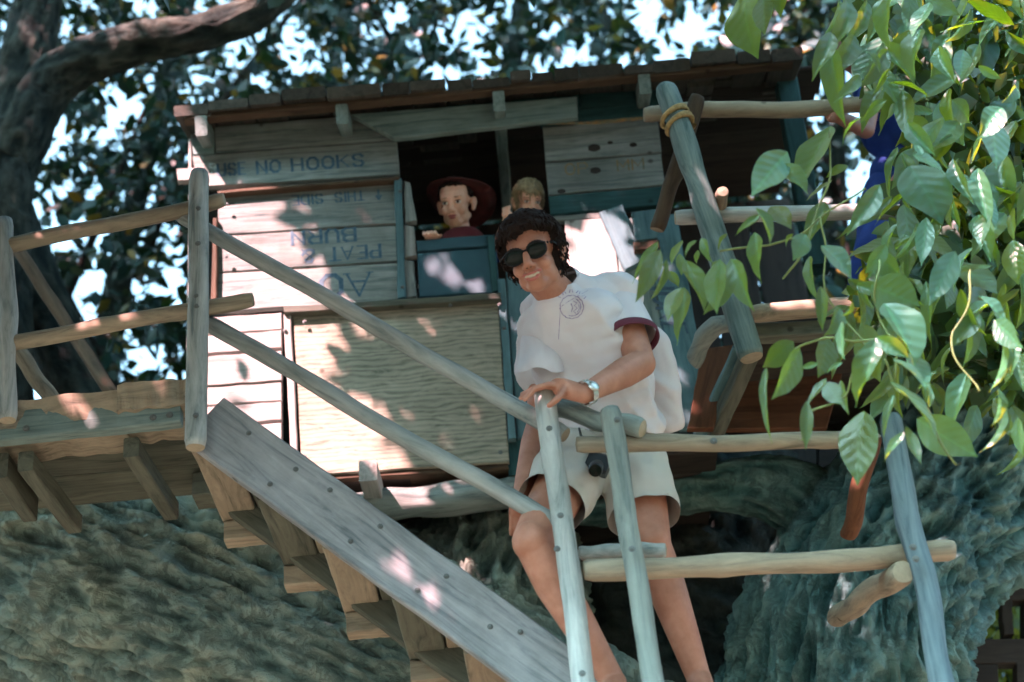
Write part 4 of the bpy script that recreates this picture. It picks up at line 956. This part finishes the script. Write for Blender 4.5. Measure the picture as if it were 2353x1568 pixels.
# --- small blond child
kid = thing('person', 'small blond child peering over the window edge above the dark haired man', 'person', P(1215, 700, 6.3))
KM = headframe(P(1214, 466, 6.12), -V_ + R_ * .25 - U_ * .04, U_ + R_ * .06, .76)
B = Blob(); add_head(B, KM, child=True); nb = KM @ Vector((0, -.015, -.06)); sh0 = nb + Vector((0, .03, -.13))
B.cap(nb, .038, sh0, .04); B.cap(sh0 + Vector((-.08, 0, -.02)), .04, sh0 + Vector((.08, 0, -.02)), .04); B.cap(sh0, .08, sh0 + Vector((0, .02, -.25)), .08)
hd = P(1165, 492, 6.0) + Vector((0, -.005, .0)); B.chain([sh0 + Vector((-.09, 0, -.03)), sh0 + Vector((-.15, -.03, -.06)), hd + Vector((0, .05, 0))], [.033, .027, .02]); B.ell(hd + Vector((0, .01, 0)), (.024, .024, .014))
for i in range(4):
    a = hd + Vector((-.014, -.01, .016 - .013 * i)); b = a + Vector((.022, -.012, 0)); B.cap(hd, .008, a, .0066); B.cap(a, .0066, b, .006)
B.cap(hd, .008, hd + Vector((.015, -.004, .03)), .0062)
B.build('body', 'skin2', kid, voxel=.0036, smooth=6); face_bits(KM, kid, bs=.6)
hair(KM, kid, 'blond', thick=.016, nst=520, ln=.055, r=.0042, hairline=.064, nape=-.075, side=-.06, sd=9, fringe=.02, curl=.12)
C = Blob(); C.cap(sh0 + Vector((-.09, 0, -.03)), .048, sh0 + Vector((.09, 0, -.03)), .048); C.cap(sh0, .095, sh0 + Vector((0, .02, -.25)), .095); C.cap(sh0 + Vector((-.09, 0, -.03)), .045, sh0 + Vector((-.15, -.03, -.06)), .04)
C.build('shirt', 'bluec', kid, voxel=.008, cut=lambda p: (p - nb).length < .09)
# --- child in blue on the upper landing, behind the leaves
bl = thing('person', 'child in a blue shirt and dark cap bending over the upper rail behind the leaves', 'person', P(2030, 700, 5.9))
LM = headframe(P(1968, 112, 5.75), -V_ * .5 - R_ * .85 - U_ * .25, U_ * .8 - R_ * .5, .95)
B = Blob(); add_head(B, LM, child=True); nb = LM @ Vector((0, -.015, -.06)); ck = P(2035, 170, 5.80); pv = P(2080, 430, 5.9)
B.cap(nb, .045, ck, .05); B.cap(ck, .09, pv, .09); e1 = P(1990, 300, 5.6); B.chain([ck + Vector((-.05, -.04, -.02)), e1, P(1925, 268, 5.32)], [.042, .034, .025]); B.ell(P(1918, 268, 5.30), (.035, .03, .02))
for i in range(4): B.cap(P(1918, 268, 5.30), .011, P(1905 + 5 * i, 276, 5.26 + .015 * i), .008)
B.chain([ck + Vector((.09, .02, -.03)), P(2120, 330, 5.8), P(2060, 420, 5.5)], [.042, .034, .026])
for sx, kx, fx_ in ((-.07, 2010, 1990), (.07, 2110, 2120)): B.chain([pv + Vector((sx, 0, -.02)), P(kx, 580, 5.75), P(fx_, 730, 5.85)], [.075, .055, .04])
B.build('body', 'skin', bl, voxel=.006, smooth=2); face_bits(LM, bl)
hair(LM, bl, 'hair', thick=.018, nst=200, ln=.02, hairline=.075, nape=-.06, sd=12)
C = Blob(); C.ell(ck.lerp(pv, .12), (.15, .12, .11)); C.ell(ck.lerp(pv, .5), (.15, .12, .16)); C.ell(ck.lerp(pv, .9), (.14, .12, .12)); C.cap(ck + Vector((-.05, -.04, -.02)), .062, ck.lerp(e1, .55), .065); C.cap(ck + Vector((.09, .02, -.03)), .06, P(2110, 290, 5.8), .062)
C.build('shirt', 'bluec', bl, voxel=.008, disp=fold(.012), cut=lambda p: (p - nb).length < .085)
C = Blob(); C.ell(pv + Vector((0, 0, -.03)), (.15, .13, .12))
for sx, kx, fx_ in ((-.07, 2010, 1990), (.07, 2110, 2120)): C.cap(pv + Vector((sx, 0, -.02)), .10, P(kx, 580, 5.75), .085); C.cap(P(kx, 580, 5.75), .085, P(fx_, 700, 5.85), .07)
C.build('trousers', 'bluec', bl, voxel=.008, disp=fold(.012))
vs = []; fs = []
for i in range(33):
    a = i * 6.2832 / 32; q = nb.lerp(ck, .72); ax_ = (ck - nb).normalized(); a1 = ax_.cross(Vector((0, 1, 0))).normalized(); a2 = ax_.cross(a1)
    for rr, h_ in ((.062, -.006), (.068, .006)): vs.append(q + (a1 * math.cos(a) + a2 * math.sin(a)) * rr + ax_ * h_)
    if i: k = 2 * i; fs.append((k-2, k-1, k+1, k))
mesh('collar', vs, fs, M_['orangec'], bl).modifiers.new('t', 'SOLIDIFY').thickness = .006

# ------------------------------------------------------------------ foliage
def inpoly(x, y, poly):
    c = False; j = len(poly) - 1
    for i in range(len(poly)):
        xi, yi = poly[i]; xj, yj = poly[j]
        if (yi > y) != (yj > y) and x < (xj - xi) * (y - yi) / (yj - yi) + xi: c = not c
        j = i
    return c
def leafmesh(name, droop, cup, wmul=1.0, twist=0.0, mat='leaf'):
    nu, nv = 12, 6; vs = []; fs = []
    for i in range(nu + 1):
        t = i / nu; wd = wmul * .155 * (math.sin(math.pi * min(1, t * 1.02)) ** .75) * (1 - .45 * t) * 1.35 * (1 if t < .8 else (1 - (t - .8) * 2.2)); wd = max(wd, .002)
        for j in range(nv + 1):
            q = j / nv * 2 - 1; tw = twist * t
            y = q * wd; z = cup * abs(q) * wd * 1.1 + .012 * math.sin(t * 16 + abs(q) * 2) * abs(q)
            vs.append((t - droop * .25 * t * t, y * math.cos(tw) - z * math.sin(tw), z * math.cos(tw) + y * math.sin(tw) - droop * t * t * .5))
    for i in range(nu):
        for j in range(nv): k = i * (nv + 1) + j; fs.append((k, k + 1, k + nv + 2, k + nv + 1))
    me = bpy.data.meshes.new(name); me.from_pydata(vs, [], fs); me.materials.append(M_[mat]); me.polygons.foreach_set('use_smooth', [True] * len(fs)); me.update(); return me
LEAVES = [leafmesh('leaf', d, c, w_, t_) for d, c, w_, t_ in ((.25, .35, 1, .0), (.55, .5, .95, .5), (.4, .2, 1.25, -.4), (.8, .6, .8, .9), (.1, .15, 1.2, .2), (.5, .8, .9, -.8), (1.0, .5, .7, 1.6), (.7, .9, .75, -1.3), (-.3, .4, 1.0, .6))]
vine = thing('leafy_branch', 'leafy vine branch with big pointed green leaves hanging down the right side', 'branch', P(2150, 20, 4.1))
def leaf(b, t, Y, wide=1.0, toward=0.6, var=None, me=None):
    Bp = P(*b, Y); Tp = P(*t, Y + rnd.uniform(-.05, .03)); x = Tp - Bp; L = x.length * 1.06; x.normalize()
    nz = (-V_ * toward + Vector((rnd.uniform(-1.0, .8), rnd.uniform(-.5, .3), rnd.uniform(-.2, 1.1)))); nz = (nz - x * nz.dot(x)).normalized()
    M = Matrix((x * L, nz.cross(x) * L * wide, nz * L)).transposed().to_4x4(); M.translation = Bp
    o = bpy.data.objects.new('leaf', me or LEAVES[var if var is not None else rnd.randrange(len(LEAVES))]); return link(o, vine, M)
za = lambda x, y: (1505.9 + x * .3602, y * .3602)
zb_ = lambda x, y: (1552.9 + x * .34217, 517.6 + y * .34217)
zc = lambda x, y: (1082.4 + x * .2701, 423.5 + y * .2701)
EX = []
for z_, lst in ((za, [(570,-60,545,335,1.0),(690,-20,690,200,.7),(790,-120,790,100,1),(1170,0,1130,240,.8),(1210,-30,1320,350,1),(1500,-40,1410,280,1),(1120,210,1085,450,.9),(1100,280,1215,755,.75),(1750,20,1660,240,1),
    (1690,190,1600,400,1.2),(1640,-40,1600,190,.7),(1910,90,1850,170,.7),(2010,60,1910,280,.9),(1480,320,1320,540,.8),(1300,480,1230,640,.8),(1500,440,1370,590,.5),(1480,640,1270,740,.9),(1320,750,1120,850,.8),(1120,810,890,1150,1.25),(840,970,610,1240,1.1),
    (780,1060,980,1215,1.2),(735,1320,865,1435,1.2),(640,1330,780,1545,1.0),(660,1370,540,1500,.9),(1430,1180,1280,1480,.7),(1640,990,1880,1070,1.3),(1620,1060,1850,1390,1.3),(1890,640,2060,770,1.8),(2210,690,2040,850,1.5),(1520,660,1490,760,.8),
    (1230,1060,1080,1120,1.2),(1130,1150,960,1270,1.0),(1080,1290,1000,1540,1.0),(1340,330,1490,420,.8),(2060,420,2200,520,.6),(1900,1100,2010,1180,1.3),(1700,1000,1660,900,.6),(2090,1340,2150,1560,.6),(2300,560,2250,630,1)]),
  (zb_, [(300,240,235,575,1.25),(370,230,500,510,1.0),(530,50,580,355,1.1),(70,240,165,560,1.0),(975,140,1235,300,1.4),(1415,130,1280,330,1.0),(1330,200,1530,350,1.5),(1310,400,1645,550,1.4),(1400,530,1645,900,1.3),(1340,760,1245,1215,1.15),
    (1350,750,1565,915,1.1),(790,780,590,970,1.1),(830,830,695,1170,1.0),(1020,750,985,1015,1.3),(610,960,575,1380,.35),(880,1180,875,1500,.6),(1010,1030,905,1210,.7),(1440,1050,1840,1355,1.0),(1620,1300,2010,1568,.95),(1950,990,1845,1345,.9),
    (2160,1100,2200,1355,1.2),(1930,490,2040,950,1.0),(2030,480,2330,640,1.2),(1880,250,2160,440,1.5),(2140,640,2330,820,1.2),(2190,740,2240,1100,.8),(1265,1250,1165,1710,.9),(1460,1140,1395,1395,.7),(1545,1350,1610,1590,.9),(1530,1390,1385,1600,.9),
    (1110,1040,1140,1270,.6),(905,210,890,470,.7),(970,410,1000,710,.6),(1190,520,1120,640,1.1),(1100,560,1030,730,1.3),(1000,1060,1110,1200,1.2),(1120,650,1100,900,.7),(1570,860,1700,1080,1.3),(1700,1230,1720,1000,.6),(1460,900,1700,1020,1.2),(790,60,700,140,1.2),(870,60,800,220,1.1),(960,930,830,960,.7),(1120,920,1000,990,.7)]),
  (zc, [(1590,490,1385,825,.7),(1610,560,1412,960,.55),(1660,640,1568,1015,.6),(1800,480,1680,665,1.2),(1770,590,1800,780,.8),(1930,560,1925,705,1.2),(1790,880,1650,1140,1.2),(1810,880,1835,1295,.9),(1960,460,2060,640,1.2),(2120,640,2045,1085,1.2),(1690,740,1750,880,1.3),(1920,480,1780,600,1.1),(2180,420,2050,560,1.0)])):
    for x0, y0_, x1, y1, wd in lst: EX.append((z_(x0, y0_), z_(x1, y1), wd))
for b, t, wd in EX: leaf(b, t, 4.0 + rnd.uniform(-.18, .18) + (0.1 if b[0] > 2050 else 0), wd * 1.3, .8)
MASS = [(1925, -60), (2420, -60), (2420, 1010), (2290, 1000), (2200, 880), (2060, 880), (1990, 780), (1930, 700), (1950, 600), (2010, 560), (2050, 400), (2060, 260), (1990, 180), (1930, 120)]
cnt = 0
while cnt < 300 - len(EX):
    u, v = rnd.uniform(1900, 2420), rnd.uniform(-80, 1000)
    if not inpoly(u, v, MASS): continue
    ang = rnd.gauss(math.pi / 2 + .1, .65); L = rnd.uniform(70, 135)
    leaf((u, v), (u + L * math.cos(ang), v + L * math.sin(ang)), rnd.uniform(4.1, 4.75), rnd.uniform(.8, 1.3), .5); cnt += 1
def scatter(name, n, sampler, size, mat, parent=None, kind='stuff', up=(.0, -.2, .8), fat=.5, spread=1.0, M0=None):
    g = np.random.RandomState(rnd.randrange(9999)); pts = sampler(g, n); n = len(pts)
    d = g.normal(0, 1, (n, 3)); d[:, 2] -= .5; d /= np.linalg.norm(d, axis=1)[:, None]
    nn = g.normal(0, spread, (n, 3)) + np.array(up); s = np.cross(d, nn); s /= np.linalg.norm(s, axis=1)[:, None]; nrm = np.cross(s, d)
    L = g.uniform(size[0], size[1], n)[:, None]; wv = L * fat * .5
    v0 = pts; v1 = pts + d * L * .35 + s * wv - nrm * L * .06; v2 = pts + d * L - nrm * L * .15; v3 = pts + d * L * .35 - s * wv - nrm * L * .06; v4 = pts + d * L * .75 + s * wv * .6 - nrm * L * .1; v5 = pts + d * L * .75 - s * wv * .6 - nrm * L * .1; vm = pts + d * L * .5
    V = np.stack([v0, v1, v4, v2, v5, v3, vm], axis=1).reshape(-1, 3)
    fa = np.array([[0, 1, 2, 6], [6, 2, 3, 4], [0, 6, 4, 5]])
    F_ = (np.arange(n)[:, None, None] * 7 + fa[None]).reshape(-1, 4)
    c = V.mean(axis=0); V = V - c
    me = bpy.data.meshes.new(name); me.vertices.add(len(V)); me.vertices.foreach_set('co', V.astype(np.float32).ravel())
    me.loops.add(F_.size); me.loops.foreach_set('vertex_index', F_.astype(np.int32).ravel()); me.polygons.add(len(F_))
    me.polygons.foreach_set('loop_start', np.arange(0, F_.size, 4, dtype=np.int32)); me.polygons.foreach_set('loop_total', np.full(len(F_), 4, dtype=np.int32))
    me.materials.append(M_[mat]); me.update(calc_edges=True); me.validate()
    o = link(bpy.data.objects.new(name, me), parent, Matrix.Translation(Vector(c)))
    if kind: o['kind'] = kind
    return o
def P_np(u, v, Y):
    a = (u - CX) / FPX; b = (CY - v) / FPX; cr, sr = math.cos(ROLL), math.sin(ROLL); a, b = a * cr + b * sr, -a * sr + b * cr
    y = math.cos(PITCH) - b * math.sin(PITCH); z = math.sin(PITCH) + b * math.cos(PITCH); s = Y / y
    return np.stack([a * s, Y, z * s], axis=1)
# inner leaves of the vine, too many to count
def samp_mass(g, n):
    u = g.uniform(1960, 2550, n * 2); v = g.uniform(-250, 960, n * 2); k = np.array([inpoly(a - 40, b, MASS) or a > 2350 for a, b in zip(u, v)])
    u, v = u[k][:n], v[k][:n]; return P_np(u, v, g.uniform(4.6, 5.4, len(u)))
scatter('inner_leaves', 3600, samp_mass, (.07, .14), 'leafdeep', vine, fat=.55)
for pl_ in ([(1990, 440), (1880, 500), (1770, 560), (1660, 590)], [(1905, 300), (1912, 400), (1870, 520), (1800, 640)], [(1884, 500), (1890, 600), (1920, 700), (2000, 840)], [(2030, 830), (2060, 900), (2150, 1010), (2210, 1060)],
            [(2010, 600), (2030, 740), (2060, 870)], [(1980, 860), (1900, 930), (1850, 960), (1830, 1000)], [(2040, 780), (1900, 790), (1830, 800), (1780, 830)], [(1960, -40), (1920, 60), (1900, 180)], [(2230, 620), (2200, 760), (2240, 900)]):
    pole('twig', [P(u, v, 4.05 + .03 * i) for i, (u, v) in enumerate(pl_)], .0032, 'twig', vine, endmat='twig', n=20, seg=6, lump=.2, bend=.02)

# background trees: crowns of small leaves with gaps for the sky
HOLES = [(1880, 250, 45, 90), (1985, 440, 120, 80), (1780, 650, 34, 60), (150, 540, 60, 50), (240, 640, 80, 45), (210, 760, 50, 70), (90, 860, 50, 60), (330, 820, 60, 45), (400, 860, 60, 30), (60, 60, 40, 60), (30, 170, 25, 90), (550, 20, 60, 40), (700, 120, 70, 50),
         (1090, 60, 50, 50), (1480, 40, 45, 60), (1550, 110, 60, 45), (1330, 120, 50, 30), (120, 300, 40, 60), (270, 250, 40, 40), (1010, 170, 60, 30), (1600, 60, 60, 60), (900, 30, 50, 40), (2000, 30, 60, 40)]
def samp_bg(u0, u1, Y0, Y1, nz):
    def f(g, n):
        u = g.uniform(u0, u1, n); v = g.uniform(-350, 1800, n); Y = g.uniform(Y0, Y1, n); k = g.uniform(0, 1, n)
        keep = np.ones(n, bool)
        for i in range(n):
            a, b = u[i], v[i]
            q = .35 * noise.noise(Vector((a * .006, b * .006, Y[i] * .4 + nz))) + 1.0 * noise.noise(Vector((a * .022, b * .022, Y[i] * .25 + nz)))
            pr = 1 / (1 + math.exp(-(q + .04) * 12))
            for hx, hy, rx, ry in HOLES:
                d = ((a - hx) / rx) ** 2 + ((b - hy) / ry) ** 2
                if d < 1.0: pr *= .10; break
            keep[i] = k[i] < pr
        return P_np(u[keep], v[keep], Y[keep])
    return f
for i, (u0, u1, Y0, Y1, n, lab, tx_) in enumerate(((-450, 1000, 8.3, 11.5, 62000, 'leafy tree behind the left landing with bright sky gaps in its crown', 300), (700, 1900, 8.6, 11.8, 54000, 'leafy tree rising behind the hut roof with a few yellow leaves', 1250), (1600, 2800, 8.5, 11.5, 48000, 'leafy tree at the far right behind the hanging vine leaves', 2150))):
    t_ = thing('background_tree', lab, 'tree', (P(tx_, 1500, 10.5).x, 10.5, -1.7), 'trees behind the treehouse')
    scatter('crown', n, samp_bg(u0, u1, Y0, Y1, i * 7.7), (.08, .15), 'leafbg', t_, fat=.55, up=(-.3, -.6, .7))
    x_ = P(tx_, 1500, 10.5).x
    trunk('trunk', [(x_, 10.5, -1.7), (x_ + .1, 10.4, 3), (x_ - .2, 10.3, 6), (x_ + .5, 10.2, 10)], [.16, .13, .10, .05], 'bark3', t_, nseg=24, nring=60, amp=.01)
    for q in range(3):
        a = Vector((x_, 10.3, 4.5 + q * 1.1)); pole('bough', [a, a + Vector((rnd.uniform(-.6, .6), -.5, .7)), a + Vector((rnd.uniform(-1.6, 1.6), -1.0, 1.9))], .05, 'dark', t_, endmat='dark', taper=.015)
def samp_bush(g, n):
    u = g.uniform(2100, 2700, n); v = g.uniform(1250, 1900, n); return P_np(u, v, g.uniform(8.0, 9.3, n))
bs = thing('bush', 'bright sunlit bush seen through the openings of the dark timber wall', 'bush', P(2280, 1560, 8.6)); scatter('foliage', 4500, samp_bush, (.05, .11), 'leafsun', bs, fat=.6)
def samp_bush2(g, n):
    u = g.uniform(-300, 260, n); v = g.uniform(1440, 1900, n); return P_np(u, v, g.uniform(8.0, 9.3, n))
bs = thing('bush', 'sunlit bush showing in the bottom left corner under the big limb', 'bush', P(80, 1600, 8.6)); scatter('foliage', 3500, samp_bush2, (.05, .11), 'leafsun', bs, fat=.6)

# unseen crown overhead: leaves and gaps laid out to shape the dappled sunlight
LIT = [[(418, 300), (470, 300), (570, 440), (655, 450), (690, 600), (850, 690), (720, 730), (770, 880), (900, 1110), (418, 1120)], [(1300, 495), (1400, 500), (1480, 680), (1300, 660)]]
g_ = random.Random(21); STR = [(1370, 450, 1440, 520), (850, 460, 895, 515), (980, 560, 1040, 640), (1005, 640, 1050, 700), (1060, 590, 1130, 680), (905, 560, 960, 620), (1170, 700, 1240, 780), (760, 720, 800, 790), (830, 730, 870, 800), (1010, 760, 1080, 900), (1120, 730, 1150, 790), (780, 860, 860, 980), (700, 800, 760, 870), (1000, 960, 1120, 1100), (1090, 860, 1130, 960), (880, 940, 940, 1060), (1500, 560, 1560, 660), (1540, 820, 1600, 930)]
def on_wall(u, v, Y):
    p = P(u, v, Y); p = p + SUN * ((6.0 - Y) / SUN.y); a, b = PX(p); return (float(a), float(b))
for (u0, v0, u1, v1, Y) in ((70, 560, 180, 540, 4.82), (110, 780, 240, 745, 4.82), (330, 730, 370, 722, 4.82), (456, 560, 455, 590, 4.71), (100, 905, 240, 895, 4.86), (290, 880, 370, 872, 4.86), (860, 1250, 885, 1310, 4.78), (965, 1300, 1010, 1370, 4.78), (1030, 1390, 1080, 1440, 4.78),
        (1270, 1490, 1320, 1540, 4.78), (1200, 1225, 1215, 1245, 4.55), (1640, 380, 1665, 450, 5.1), (1700, 1110, 1700, 1200, 6.0), (1640, 1100, 1660, 1090, 6.1), (1995, 1450, 2040, 1560, 6.0), (2040, 1340, 2090, 1310, 4.6), (1960, 1285, 2020, 1280, 4.62), (960, 1215, 1040, 1290, 6.2), (1000, 1300, 1060, 1330, 6.2), (940, 1240, 980, 1260, 6.2), (1150, 1220, 1160, 1240, 6.2), (1100, 1370, 1130, 1400, 6.2), (60, 1290, 30, 1350, 6.0), (120, 60, 400, 70, 6.85), (470, 60, 600, 20, 6.85),
        (1290, 680, 1300, 720, 4.55), (1320, 870, 1400, 850, 4.5), (1215, 850, 1220, 900, 4.5), (1750, 420, 1800, 380, 4.0), (1560, 600, 1600, 580, 4.0), (1640, 640, 1660, 700, 4.0), (1980, 780, 1960, 900, 4.0), (2130, 100, 2080, 200, 4.0), (1700, 30, 1700, 100, 4.0), (2170, 480, 2190, 520, 4.0), (2020, 560, 2060, 620, 4.0)):
    (a0, b0), (a1, b1) = on_wall(u0, v0, Y), on_wall(u1, v1, Y); STR.append((a0, b0, a1, b1, 56))
def samp_can(g, n):
    out_ = []
    u = g.uniform(-1100, 3300, n); v = g.uniform(-1300, 3500, n); s = g.uniform(1.15, 2.6, n) + np.where(v > 900, g.uniform(0, 1.2, n), 0) + np.where(v > 1700, .6, 0); T = P_np(u, v, np.full(n, 6.0))
    pos = T - s[:, None] * np.array([[.85, 1.15, -1.4]]); pu, pv_ = PX(pos); k = g.uniform(0, 1, n)
    for i in range(n):
        if pos[i, 1] > .5 and -260 < pu[i] < 2620 and -70 < pv_[i] < 1640: continue
        a, b = u[i], v[i]; pr = 1.0
        if v[i] < 150: pr = 1 if a < 400 else .6
        if a > 1560 and b < 900: pr = .8
        if a > 2200 and 950 < b < 1800 + (a - 2200) * .3: pr = min(.7, max(.03, .12 + .6 * noise.noise(Vector((a * .008, b * .008, 0)))))
        if any(inpoly(a + da, b + db, pl) for pl in LIT for da, db in ((0, 0), (48, 0), (-48, 0), (0, 40), (0, -60))): pr = 0.002
        else:
            for x0, y0_, x1, y1, *rr0 in STR:
                t = max(0, min(1, ((a - x0) * (x1 - x0) + (b - y0_) * (y1 - y0_)) / ((x1 - x0) ** 2 + (y1 - y0_) ** 2)))
                if math.hypot(a - x0 - t * (x1 - x0), b - y0_ - t * (y1 - y0_)) < (rr0[0] + 6 if rr0 else 25): pr = .012; break
        if k[i] < pr: out_.append(pos[i])
    return np.array(out_)
oc = thing('overhead_shade_crown', 'unseen overhead crown of the treehouse tree with leaves placed to shape the dappled sunlight', 'tree crown', (-2.0, 3.5, 5.5))
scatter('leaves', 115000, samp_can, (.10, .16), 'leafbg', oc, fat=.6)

# unseen leaf masses added beside and behind the viewer to hold back sky light
def samp_sky_screen(g, n):
    az = g.uniform(math.radians(118), math.radians(422), n); el = np.arcsin(g.uniform(-.12, .97, n)); R = g.uniform(11, 14, n)
    p = np.stack([R * np.sin(az) * np.cos(el), 3 + R * np.cos(az) * np.cos(el), R * np.sin(el) + 1], axis=1)
    sd_ = -np.array(SUN); rel = p - np.array([[0, 5.5, 3.5]]); dn = rel / np.linalg.norm(rel, axis=1)[:, None]
    keep = (dn @ sd_ < .93)
    pu, pv_ = PX(p); inside = (p[:, 1] * math.cos(PITCH) + p[:, 2] * math.sin(PITCH) > 0) & (pu > -300) & (pu < 2650) & (pv_ > -300) & (pv_ < 1900)
    return p[keep & ~inside]
gr = thing('sky_light_screen', 'unseen screen of dark leaves added round the viewer to dim the sky light', 'trees', (0, -8, -1.7)); scatter('foliage', 15000, samp_sky_screen, (.45, .75), 'leafbg', gr, fat=.7)
